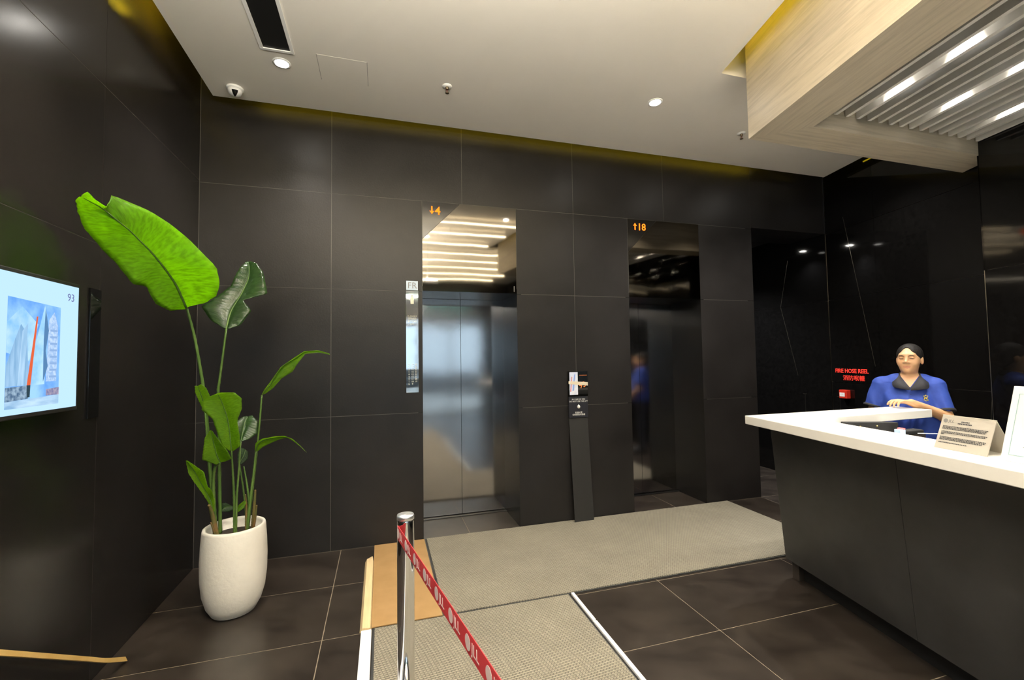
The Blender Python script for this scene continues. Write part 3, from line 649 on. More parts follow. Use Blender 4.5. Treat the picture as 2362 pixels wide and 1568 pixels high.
box('pale_print', (1.684, 1.768), (yy-0.0006, yy), (1.160, 1.372), pm('pale_blue_print', (0.78, 0.80, 0.88), 0.4, col2=(0.55, 0.62, 0.85), scale=14), t)
extrude('blue_streak', [(1.712, yy-0.001, 1.20), (1.728, yy-0.001, 1.20), (1.742, yy-0.001, 1.35), (1.732, yy-0.001, 1.35)], (0, 0.0004, 0), pm('blue_print', (0.25, 0.38, 0.80), 0.4), t)
extrude('red_streak', [(1.690, yy-0.001, 1.19), (1.698, yy-0.001, 1.19), (1.712, yy-0.001, 1.33), (1.706, yy-0.001, 1.33)], (0, 0.0004, 0), pm('red_print', (0.75, 0.12, 0.10), 0.4), t)
text('figure', '93', 0.075, (1.788, yy-0.0005, 1.215), (0.94, 0, 0.34), (-0.34, 0, 0.94), pm('orange_print_glow', (0.85, 0.24, 0.06), 0.45, emit=(1, 0.25, 0.05), estr=0.1), t, 0.0006)  # printed figure with a faint added glow, not a lit sign
text('caption', '--------', 0.03, (1.785, yy-0.0005, 1.335), (1, 0, 0), (0, 0, 1), pm('orange_print_glow', (0.85, 0.24, 0.06), 0.45), t, 0.0006)
extrude('tape', [(1.674, yy-0.0015, 1.262), (1.871, yy-0.0015, 1.243), (1.871, yy-0.0015, 1.275), (1.674, yy-0.0015, 1.290)], (0, 0.0006, 0), pm('masking_tape', (0.70, 0.62, 0.48), 0.5), t)
t = extrude('black_board', [(1.676, WALL_Y-0.003, 0.945), (1.866, WALL_Y-0.003, 0.945), (1.882, 3.800, 0.010), (1.690, 3.796, 0.010)], (0, -0.010, 0), BOARD)
tag(t, 'narrow black board leaning on the wall below the fire notice', 'board')

# ================================================================== TELEVISION
TX = -1.262
tv = empty('television', (LEFT_X, 1.91, 1.32), 'wall television showing a picture of a tower on a pale screen', 'television')
box('housing', (LEFT_X+0.012, TX), (1.43, 2.385), (1.310, 1.853), BLACKM, tv, 0.004)
box('wall_bracket', (LEFT_X+0.0005, LEFT_X+0.012), (1.7, 2.1), (1.42, 1.72), BLACKM, tv)
def flat(name, yz, mat, lift):
    return extrude(name, [(TX+lift, a, b) for a, b in yz], (0.0003, 0, 0), mat, tv)
def em(n, c, k=1.0): return glow('screen_'+n, c, E_TV*k)
flat('screen', [(1.445, 1.327), (2.372, 1.327), (2.372, 1.837), (1.445, 1.837)], em('pale', (0.52, 0.78, 1.0)), 0.0006)
py0, py1, pz0, pz1 = 1.992, 2.262, 1.349, 1.750
flat('picture_sky', [(py0, pz0), (py1, pz0), (py1, pz1-0.012), (py0, pz1)], glow_tex('screen_sky', (0.11, 0.33, 0.85), (0.36, 0.66, 0.98), E_TV, 9.0), 0.0010)
flat('picture_cloud', [(py0, 1.55), (2.10, 1.52), (2.14, 1.66), (2.06, 1.72), (py0, 1.66)], glow_tex('screen_cloud', (0.24, 0.54, 0.94), (0.50, 0.76, 1.0), E_TV, 14.0), 0.0013)
flat('picture_old_towers', [(py0, 1.43), (2.10, 1.43), (2.085, 1.62), (2.055, 1.655), (2.03, 1.60), (py0, 1.50)], glow_tex('screen_tower_grey', (0.20, 0.40, 0.64), (0.36, 0.58, 0.82), E_TV, 60.0, (1, 1, 0.12)), 0.0016)
flat('picture_old_tower_side', [(2.045, 1.43), (2.075, 1.43), (2.088, 1.66), (2.062, 1.63)], glow_tex('screen_tower_light', (0.30, 0.52, 0.76), (0.46, 0.68, 0.90), E_TV, 80.0, (1, 1, 0.12)), 0.0018)
flat('picture_main_tower', [(2.115, 1.43), (2.18, 1.43), (2.185, 1.70), (2.172, 1.735), (2.150, 1.66), (2.12, 1.56)], glow_tex('screen_tower_pale', (0.30, 0.60, 0.95), (0.48, 0.76, 1.0), E_TV, 20.0), 0.0017)
flat('picture_tower_facet', [(2.172, 1.44), (2.195, 1.50), (2.182, 1.56), (2.196, 1.64), (2.176, 1.725), (2.170, 1.60)], em('facet', (0.10, 0.23, 0.44)), 0.0020)
flat('picture_right_tower', [(2.188, 1.44), (2.245, 1.44), (2.248, 1.66), (2.225, 1.715), (2.196, 1.68)], glow_tex('screen_tower_right', (0.32, 0.50, 0.80), (0.56, 0.72, 0.95), E_TV, 90.0), 0.0017)
for k in range(8):
    flat('picture_floor_band', [(2.205, 1.455+0.026*k), (2.244, 1.455+0.026*k), (2.244, 1.463+0.026*k), (2.205, 1.463+0.026*k)], em('band', (0.27, 0.43, 0.72)), 0.0020)
flat('picture_street', [(py0, pz0), (py1, pz0), (py1, 1.385), (py0, 1.375)], glow_tex('screen_street', (0.26, 0.46, 0.70), (0.55, 0.76, 0.95), E_TV, 16.0, (1, 0.5, 2)), 0.0016)
flat('picture_podium', [(py0, 1.375), (2.10, 1.38), (2.10, 1.43), (py0, 1.425)], glow_tex('screen_podium', (0.08, 0.15, 0.26), (0.34, 0.48, 0.62), E_TV, 70.0), 0.0017)
flat('picture_podium', [(2.19, 1.385), (py1, 1.385), (py1, 1.415), (2.19, 1.41)], glow_tex('screen_podium2', (0.20, 0.20, 0.36), (0.42, 0.36, 0.46), E_TV, 90.0), 0.0019)
flat('picture_red_fin', [(2.090, 1.43), (2.108, 1.43), (2.137, 1.69), (2.130, 1.69)], em('fin', (0.75, 0.13, 0.05)), 0.0022)
flat('picture_fin_foot', [(2.092, 1.385), (2.106, 1.385), (2.108, 1.43), (2.090, 1.43)], em('foot', (0.03, 0.06, 0.08)), 0.0022)
text('screen_mark', '93', 0.046, (TX+0.0012, 2.300, 1.772), (0, 1, 0), (0, 0, 1), em('mark', (0.16, 0.17, 0.38)), tv, 0.0004)
t = box('glass_strip', (LEFT_X+0.0005, LEFT_X+0.008), (2.568, 2.652), (1.25, 1.868), pm('dark_mirror', (0.05, 0.05, 0.05), 0.03, 0.9), None, 0.001)
tag(t, 'narrow dark mirror strip on the left wall beside the television', 'mirror')

# ================================================================== FLOOR COVERINGS
def woven(name):
    m, nt, b = _nt(name); N, L = nt.nodes, nt.links
    geo = N.new('ShaderNodeNewGeometry'); mp = N.new('ShaderNodeMapping'); mp.inputs['Rotation'].default_value = (0, 0, 0.62)
    L.new(geo.outputs['Position'], mp.inputs[0])
    br = N.new('ShaderNodeTexBrick'); br.inputs['Scale'].default_value = 1.0
    br.inputs['Brick Width'].default_value = 0.026; br.inputs['Row Height'].default_value = 0.011; br.inputs['Mortar Size'].default_value = 0.0026
    br.inputs['Mortar Smooth'].default_value = 0.6
    br.inputs['Color1'].default_value = (0.36, 0.33, 0.245, 1); br.inputs['Color2'].default_value = (0.41, 0.375, 0.285, 1); br.inputs['Mortar'].default_value = (0.17, 0.155, 0.125, 1)
    L.new(mp.outputs[0], br.inputs['Vector']); 
    nz = N.new('ShaderNodeTexNoise'); nz.inputs['Scale'].default_value = 3.0; nz.inputs['Detail'].default_value = 4
    L.new(geo.outputs['Position'], nz.inputs['Vector'])
    mx = N.new('ShaderNodeMix'); mx.data_type = 'RGBA'; mx.blend_type = 'MULTIPLY'; mx.inputs[0].default_value = 0.35
    L.new(br.outputs['Color'], mx.inputs[6]); L.new(nz.outputs['Fac'], mx.inputs[7]); L.new(mx.outputs[2], b.inputs['Base Color'])
    bp = N.new('ShaderNodeBump'); bp.inputs['Distance'].default_value = 0.003; bp.invert = True
    L.new(br.outputs['Fac'], bp.inputs['Height']); L.new(bp.outputs[0], b.inputs['Normal'])
    b.inputs['Roughness'].default_value = 0.85
    return m
WEAVE = woven('woven_mat'); RUB = pm('rubber_edge', (0.035, 0.037, 0.038), 0.6)
m1 = empty('floor_mat', (1.9, 3.27, 0), 'wide beige woven mat along the lift wall', 'mat')
box('mat_backing', (0.352, 3.43), (2.680, 3.848), (0.0008, 0.006), RUB, m1)
box('mat_pile', (0.362, 3.427), (2.688, 3.847), (0.006, 0.011), WEAVE, m1)
m2 = empty('floor_mat', (0.55, 1.5, 0), 'beige woven mat nearer the viewer, beside the barrier post', 'mat')
box('mat_backing', (-0.050, 1.142), (-1.2, 2.676), (0.0008, 0.006), RUB, m2)
box('mat_pile', (-0.038, 1.132), (-1.2, 2.668), (0.006, 0.011), WEAVE, m2)
t = box('hardboard_sheet', (-0.055, 0.343), (2.690, 3.852), (0.0008, 0.0075), PLY, None, 0.001)
tag(t, 'brown hardboard sheet on the floor beside the wide mat', 'board')
t = empty('timber_strip', (-0.085, 3.1, 0), 'pale raw timber strip along the edge of the hardboard sheet', 'timber strip')
extrude('strip', [(-0.118, 2.665, 0.0008), (-0.056, 2.665, 0.0008), (-0.062, 2.665, 0.020), (-0.104, 2.665, 0.024)], (0, 0.90, 0), TIMBER, t)
extrude('strip_tip', [(-0.118, 3.5652, 0.0008), (-0.104, 3.5652, 0.024), (-0.062, 3.5652, 0.020), (-0.068, 3.66, 0.0008)], (0.001, 0, 0), TIMBER, t)
def edge_strip(pts, lab):
    o = extrude('edge_strip', pts, (0, 0, 0.018), pm('white_edge_trim', (0.88, 0.89, 0.90), 0.35), None, 0.004)
    tag(o, lab, 'edge trim')
edge_strip([(-0.122, 0.2, 0.0008), (-0.060, 0.2, 0.0008), (-0.054, 2.655, 0.0008), (-0.110, 2.655, 0.0008)], 'wide white edge strip left of the near mat, below the timber strip')
edge_strip([(1.149, 2.358, 0.0008), (1.170, 2.358, 0.0008), (1.172, 2.668, 0.0008), (1.152, 2.668, 0.0008)], 'short white edge strip at the right of the near mat, touching the wide mat')
edge_strip([(1.146, 0.2, 0.0008), (1.168, 0.2, 0.0008), (1.170, 2.350, 0.0008), (1.149, 2.350, 0.0008)], 'long white edge strip at the right of the near mat')

# bent lath lying against the left wall
lp = spline([(-1.240, 2.765, 0.022), (-1.252, 2.62, 0.108), (-1.262, 2.497, 0.193), (-1.272, 2.242, 0.366), (-1.276, 2.029, 0.509), (-1.280, 1.80, 0.66), (-1.310, 1.5, 0.86)], 30)
vv, ff = [], []
for p in lp:
    for a, b in ((-0.007, -0.019), (0.007, -0.019), (0.007, 0.019), (-0.007, 0.019)):
        vv.append((p[0]+a, p[1]-b*0.5, p[2]+b*0.87))
for i in range(len(lp)-1):
    for k in range(4): ff.append((i*4+k, i*4+(k+1) % 4, (i+1)*4+(k+1) % 4, (i+1)*4+k))
ff += [(0, 1, 2, 3), tuple(range(len(vv)-4, len(vv)))]
t = mesh('wooden_lath', vv, ff, pm('yellow_lath_wood', (0.66, 0.42, 0.13), 0.5, col2=(0.74, 0.50, 0.18), scale=8))
tag(t, 'bent yellow wooden lath leaning along the left wall near the floor', 'lath')

# ================================================================== BARRIER POST
bx_, by_ = 0.086, 1.735
st = empty('barrier_post', (bx_, by_, 0), 'chrome barrier post with a red belt printed with white logos', 'barrier post')
lathe('post', [(0.0315, 0.018), (0.0315, 0.905), (0.0312, 0.915)], (bx_, by_, 0), CHROME, st, 48)
lathe('cap', [(0.0318, 0.910), (0.0318, 0.922), (0.0305, 0.927), (0.0001, 0.928)], (bx_, by_, 0), pm('brushed_cap', (0.88, 0.90, 0.93), 0.42, 1.0), st, 48)
lathe('foot', [(0.132, 0.012), (0.132, 0.018), (0.06, 0.024), (0.034, 0.030), (0.0315, 0.034)], (bx_, by_, 0), CHROME, st, 48)
bd = Vector((0.216, 0.843, 0))-Vector((0.055, 1.73, 0)); bl = 1.9; bd.normalize()
start = Vector((bx_-0.0315, by_, 0))
zb0, zb1 = 0.843, 0.893; zm = 0.868
BELT = pm('red_belt_webbing', (0.62, 0.035, 0.045), 0.55, bump=0.0004, bscale=500)
bo = extrude('belt', [(start.x, start.y, zb0), (start.x+bd.x*bl, start.y+bd.y*bl, zb0), (start.x+bd.x*bl, start.y+bd.y*bl, zb1), (start.x, start.y, zb1)], (-bd.y*0.0015, bd.x*0.0015, 0), BELT, st)
LOGO = pm('belt_print', (0.80, 0.62, 0.58), 0.6)
side = Vector((bd.y, -bd.x, 0))        # face turned to the viewer
for k in range(16):
    s = 0.005+0.118*k
    o_ = start + bd*s + side*0.0006
    vv = []
    for i in range(18):
        a = 2*math.pi*i/18
        p = o_ + bd*(0.020+0.0165*math.cos(a)); vv.append((p.x, p.y, zm+0.0175*math.sin(a)))
    extrude('printed_disc', vv, side*0.0004, LOGO, bo)
    rd = bd if Vector((0, 0, 1)).cross(side).dot(bd) > 0 else -bd
    p = o_ + bd*(0.042 if rd.dot(bd) > 0 else 0.100)
    text('printed_letters', 'JLL', 0.036, (p.x, p.y, zm-0.012), rd, (0, 0, 1), LOGO, bo, 0.0006)

# ================================================================== RECEPTION DESK
desk = empty('reception_desk', (2.6, 1.4, 0), 'dark grey reception desk with a thick white angled counter', 'desk')
CT, CB = 1.10, 1.045
def P_(d, y, z): return ((d - DN.y*y)/DN.x, y, z)      # point at distance d across, on the line Y = y
YF = 2.445
near = -0.1
n_o, n_i = P_(1.82, near, CB), P_(2.14, near, CB)
extrude('counter', [P_(1.82, YF, CB), (3.755, YF, CB), (3.762, 2.21, CB), P_(2.14, 2.165, CB), n_i, n_o], (0, 0, CT-CB), WHITE, desk, 0.003)
yb = 2.43
def quadprism(name, bot, top, z0, z1, mat):
    n = len(bot)
    v = [(x, y, z0) for x, y, _ in bot]+[(x, y, z1) for x, y, _ in top]
    f = [tuple(range(n)), tuple(range(n, 2*n))]+[(i, (i+1) % n, n+(i+1) % n, n+i) for i in range(n)]
    return mesh(name, v, f, mat, desk)
ys = [yb, 1.55, 0.72, near]
for k in range(3):
    g = 0.001
    quadprism('front_panel', [P_(2.10, ys[k]-g, 0), P_(2.16, ys[k]-g, 0), P_(2.16, ys[k+1]+g, 0), P_(2.10, ys[k+1]+g, 0)],
              [P_(2.01, ys[k]-g, 0), P_(2.07, ys[k]-g, 0), P_(2.07, ys[k+1]+g, 0), P_(2.01, ys[k+1]+g, 0)], 0.13, CB-0.0005, DESKM)
extrude('plinth', [P_(2.185, yb, 0.0008), P_(2.24, yb, 0.0008), P_(2.24, near, 0.0008), P_(2.185, near, 0.0008)], (0, 0, 0.14), BLACKM, desk)
box('return_panel', (2.66, 3.52), (2.36, 2.41), (0.0008, CB-0.001), pm('desk_inner_brown', (0.045, 0.035, 0.028), 0.5), desk)
extrude('inner_worktop', [P_(2.18, 2.34, 0.72), (3.2, 2.34, 0.72), (3.2, 2.05, 0.72), P_(2.75, 1.75, 0.72), P_(2.75, near, 0.72), P_(2.18, near, 0.72)], (0, 0, 0.03), WHITE, desk)  # unseen worktop made white so lamp light bounces up to the beams

# things on and inside the desk
t = empty('file_box', (2.98, 2.06, 0.75), 'black file box with two brass studs standing inside the desk', 'box')
fa, fb = Vector((2.815, 2.115, 0)), Vector((3.165, 2.045, 0)); fd = (fb-fa).normalized(); fn = Vector((-fd.y, fd.x, 0))
extrude('case', [fa+Vector((0, 0, 0.751)), fb+Vector((0, 0, 0.751)), fb+Vector((0, 0, 1.062)), fa+Vector((0, 0, 1.072))], fn*0.045, BLACKM, t, 0.004)
for k in (0.26, 0.58):
    p = fa.lerp(fb, k); p.z = 1.045
    lathe('stud', [(0.0001, -0.004), (0.004, -0.003), (0.005, 0), (0.004, 0.003), (0.0001, 0.004)], (p.x-fn.x*0.002, p.y-fn.y*0.002, p.z), pm('gold_stud', (0.75, 0.55, 0.2), 0.3, 1.0), t, 12)
t = empty('card_box', (3.13, 2.0, 0.99), 'small blue, white and red card box beside the black file box', 'box')
box('stand', (3.095, 3.125), (1.995, 2.015), (0.751, 0.995), BLACKM, t)
box('pack', (3.085, 3.132), (1.985, 2.02), (0.9955, 1.028), pm('pale_blue_card', (0.45, 0.60, 0.85), 0.5), t, 0.002)
box('pack_top', (3.112, 3.132), (1.985, 2.02), (1.0282, 1.036), pm('red_card', (0.75, 0.15, 0.14), 0.5), t, 0.002)
t = empty('office_phone', (3.35, 2.05, 0.75), 'black phone set on a stand behind the card box', 'phone')
box('stand_block', (3.0+0.22, 3.50), (2.10, 2.28), (0.0008, 0.96), pm('inner_shelf_brown', (0.03, 0.024, 0.02), 0.5), t)
box('handset', (3.23, 3.49), (2.10, 2.17), (0.9605, 0.99), BLACKM, t, 0.008)
box('red_light', (3.245, 3.275), (2.11, 2.13), (0.9905, 0.996), RED, t)
cb = spline([(3.10, 1.90, 1.02), (3.20, 1.90, 1.012), (3.28, 1.90, 1.005), (3.345, 1.88, 0.985), (3.37, 1.86, 0.93), (3.375, 1.86, 0.80), (3.36, 1.85, 0.66)], 24)
t = tube('white_cable', cb, 0.0018, WPLAST, None, 8); tag(t, 'thin white cable looping down inside the desk', 'cable')

# tent sign
tent = empty('tent_sign', W(1.64, 2.02, CT), 'folded metal notice sign printed in rows of small text, standing on the counter', 'sign')
TS = pm('sign_metal', (0.56, 0.52, 0.45), 0.38, 0.35)
s0, s1, dF, dR, dB, zr = 1.552, 1.748, 1.958, 2.022, 2.086, 1.236
z0 = CT+0.0008
def sheet(name, a, b, mat, thick):   # sheet between bottom line a and ridge line b
    return extrude(name, [W(s0, a, z0), W(s1, a, z0), W(s1+0.01, b, zr), W(s0+0.01, b, zr)], thick, mat, tent, 0)
sheet('front_sheet', dF, dR, TS, DN*0.003); sheet('back_sheet', dB, dR, TS, -DN*0.003)
fax = -DD; fay = (Vector(W(s0, dR, zr))-Vector(W(s0, dF, z0))).normalized(); faz = fax.cross(fay)
def tp(u, v_, lift=0.0012):       # u from the left edge, v up the sheet
    return Vector(W(s1, dF, z0)) + fax*u + fay*v_ + Vector(DD)*0.01*(v_/0.15) + faz*lift
lines = []
def dashes(u0, u1, v_, h, gap=0.0022):
    u = u0
    while u < u1:
        w = random.choice((0.0035, 0.0045, 0.0055))
        lines.append([tp(u, v_), tp(min(u+w, u1), v_), tp(min(u+w, u1), v_+h), tp(u, v_+h)]); u += w+gap*random.choice((0.5, 0.6, 0.8))
for v_, u0, u1 in ((0.098, .012, .180), (0.0925, .012, .176), (0.087, .012, .172), (0.074, .012, .182), (0.0685, .012, .178), (0.063, .012, .025), (0.050, .012, .182), (0.0445, .012, .180), (0.039, .012, .170), (0.026, .012, .120)):
    dashes(u0, u1, v_, 0.0036)
for v_, u0, u1 in ((0.122, .078, .108), (0.1135, .066, .118)): dashes(u0, u1, v_, 0.0052)
vv, ff = [], []
for q in lines:
    n = len(vv); vv += q; ff.append((n, n+1, n+2, n+3))
o = mesh('printed_rows', vv, ff, INK, tent); o['kind'] = 'stuff'
vv = [tp(0.017+0.0085*math.cos(2*math.pi*i/20), 0.124+0.0085*math.sin(2*math.pi*i/20), 0.0008) for i in range(20)]
extrude('logo_disc', vv, faz*0.0004, GREYINK, tent)
text('logo_letters', 'JLL', 0.018, tp(0.029, 0.118), fax, fay, GREYINK, tent, 0.0004)

# framed notice at the right edge
fr = empty('framed_notice', W(1.4, 1.98, CT), 'white notice stand with a thin teal border, standing on the counter beside the tent sign', 'sign')
a0, a1 = 1.505, 1.29
nb, nt_ = 1.952, 2.035
zt_ = 1.372
def fp(s, v_, lift=0.0): # v 0..1 up the sheet
    p = Vector(W(s+0.004*v_, nb+(nt_-nb)*v_, z0+(zt_-z0)*v_)); return p - Vector((DN.x*0.955, DN.y*0.955, -0.29))*lift
extrude('panel', [fp(a0, 0), fp(a1, 0), fp(a1, 1), fp(a0, 1)], DN*0.006, pm('notice_white', (0.87, 0.86, 0.80), 0.25), fr, 0.001)
extrude('rear_leg', [W(1.42, nb+0.14, z0), W(1.36, nb+0.14, z0), W(1.36, nt_+0.004, zt_-0.06), W(1.42, nt_+0.004, zt_-0.06)], DN*0.004, pm('notice_white', (0.87, 0.86, 0.80), 0.25), fr)
TEAL = pm('teal_line', (0.25, 0.42, 0.45), 0.5)
def fl(sa, va, sb, vb, mat=TEAL): extrude('border_line', [fp(sa, va, 0.001), fp(sb, va, 0.001), fp(sb, vb, 0.001), fp(sa, vb, 0.001)], -DN*0.0004, mat, fr)
fl(a0-0.022, 0.085, a0-0.024, 0.90); fl(a0-0.022, 0.085, a1+0.02, 0.093); fl(a0-0.022, 0.893, a1+0.02, 0.90); fl(a1+0.02, 0.085, a1+0.022, 0.90)
for v_, w in ((0.80, 0.05), (0.70, 0.03), (0.42, 0.03), (0.36, 0.10), (0.20, 0.02)):
    fl(a0-0.062, v_, a0-0.062-w, v_+0.008, GREYINK)

# ================================================================== GRANITE WALL FITTINGS
ax = -DD
t = empty('hose_reel_sign', W(FOLD_S-0.28, FOLD_D, 1.25), 'red raised lettering FIRE HOSE REEL on the black granite wall', 'sign')
p = W(FOLD_S-0.055, FOLD_D-0.002, 1.300)
text('lettering', 'FIRE HOSE REEL', 0.062, p, ax, (0, 0, 1), REDLET, t, 0.003, wscale=0.98, bold=0.0012)
p = W(FOLD_S-0.155, FOLD_D-0.002, 1.222)
text('lettering', '消防喉轆', 0.062, p, ax, (0, 0, 1), REDLET, t, 0.003, wscale=1.12)
t = empty('fire_alarm', W(FOLD_S-0.19, FOLD_D, 1.02), 'small red break-glass fire alarm box on the granite wall', 'alarm')
obox('case', (FOLD_S-0.245, FOLD_S-0.145), (FOLD_D-0.05, FOLD_D-0.0005), (1.020, 1.112), RED, t, 0.004)
obox('glass_plate', (FOLD_S-0.222, FOLD_S-0.155), (FOLD_D-0.052, FOLD_D-0.05), (1.040, 1.082), PAPER, t, 0.0005)
text('lettering', '* * *', 0.018, W(FOLD_S-0.172, FOLD_D-0.0524, 1.056), ax, (0, 0, 1), INK, t, 0.0004)

# ================================================================== PLANT
PC = (-0.862, 3.135, 0)
plant = empty('potted_plant', PC, 'tall broad-leaved plant in a white round pot by the left wall', 'plant')
POTM = pm('white_pot_glaze', (0.80, 0.77, 0.70), 0.55, col2=(0.76, 0.73, 0.66), scale=9, bump=0.0015, bscale=40)
lathe('pot', [(0.095, 0.001), (0.118, 0.010), (0.146, 0.06), (0.166, 0.13), (0.176, 0.22), (0.178, 0.32), (0.174, 0.42), (0.168, 0.500), (0.165, 0.512), (0.158, 0.516), (0.149, 0.512), (0.146, 0.50), (0.146, 0.44)], PC, POTM, plant, 64)
lathe('soil', [(0.0001, 0.462), (0.08, 0.458), (0.1455, 0.452)], PC, pm('dark_soil', (0.035, 0.024, 0.016), 0.95, bump=0.01, bscale=60), plant, 32)
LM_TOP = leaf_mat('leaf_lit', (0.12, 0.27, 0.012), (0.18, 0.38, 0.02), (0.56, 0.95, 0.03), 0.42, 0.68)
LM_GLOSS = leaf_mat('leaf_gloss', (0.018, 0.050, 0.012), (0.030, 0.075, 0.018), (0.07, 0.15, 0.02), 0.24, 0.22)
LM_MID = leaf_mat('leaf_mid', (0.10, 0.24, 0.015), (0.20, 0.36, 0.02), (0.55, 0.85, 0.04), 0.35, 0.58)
STEMM = pm('green_stem', (0.075, 0.15, 0.03), 0.4, col2=(0.12, 0.21, 0.045), scale=20, stretch=(1, 1, 0.3))
DRY = pm('dry_sheath', (0.20, 0.105, 0.035), 0.7, col2=(0.10, 0.12, 0.03), scale=30, stretch=(1, 1, 0.4))
def make_leaf(key, rows, mat, ripple):
    n = 46
    L_ = spline([r[0] for r in rows], n) if len(rows) < 9 else None
    # edges keep their tears: straight between rows, the midrib is smooth
    def lin(pts):
        P = np.array(pts); m = len(P); out = []
        for k in range(n):
            u = k/(n-1)*(m-1); i = min(int(u), m-2); out.append(P[i]+(P[i+1]-P[i])*(u-i))
        return out
    Lp, Mp, Rp = lin([r[0] for r in rows]), spline([r[1] for r in rows], n), lin([r[2] for r in rows])
    K = 6; vv, ff = [], []
    for i in range(n):
        row = []
        for side, E_ in ((-1, Lp), (1, Rp)):
            for k in (range(K, 0, -1) if side < 0 else range(1, K+1)):
                w = k/K
                p = Mp[i]*(1-w)+E_[i]*w
                bow = math.sin(math.pi*w)*0.05*np.linalg.norm(E_[i]-Mp[i])
                rp = ripple*w*math.sin(i*2.1+side*1.3)+ripple*0.5*w*math.sin(i*0.9+side)
                row.append(p+np.array((0, -bow-rp, bow*0.6)))
            if side < 0: row.append(Mp[i]+np.array((0, 0.004, -0.002)))
        vv += row
    C = 2*K+1
    for i in range(n-1):
        for k in range(C-1): ff.append((i*C+k, i*C+k+1, (i+1)*C+k+1, (i+1)*C+k))
    o = mesh('leaf', vv, ff, mat, plant, True)
    uvl = o.data.uv_layers.new(name='UVMap')
    for lp_ in o.data.loops:
        i_, k_ = divmod(lp_.vertex_index, C); uvl.data[lp_.index].uv = (i_/(n-1)-abs(k_-K)*0.012, (k_-K)/K)
    sm = o.modifiers.new('thickness', 'SOLIDIFY'); sm.thickness = 0.0009; sm.offset = 0
    rr = np.linspace(0.006, 0.0014, n) if key in ('big', 'gloss') else np.linspace(0.0035, 0.001, n)
    tube('midrib', [m_+np.array((0, 0.001, -0.003)) for m_ in Mp[:-2]], list(rr[:-2]), STEMM, o, 7)
    return o
for key, rows in LEAVES.items():
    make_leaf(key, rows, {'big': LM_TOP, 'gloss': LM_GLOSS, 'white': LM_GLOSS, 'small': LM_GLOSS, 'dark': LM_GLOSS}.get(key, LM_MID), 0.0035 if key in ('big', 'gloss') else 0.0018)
for key, (pts, r) in STEMS.items():
    sp = spline(pts, 18)
    if key[0] == 'x':
        sp[-1] = sp[-1]+np.array((0, 0, -0.03))
        tube('dry_sheath', sp, list(np.linspace(r*0.45, r, 18)), DRY, plant, 8)
    else:
        sp = sp+[sp[-1]+np.array((0, 0, -0.035))]
        tube('stem', sp, list(np.linspace(r*0.62, r*1.2, 19)), STEMM, plant, 9)

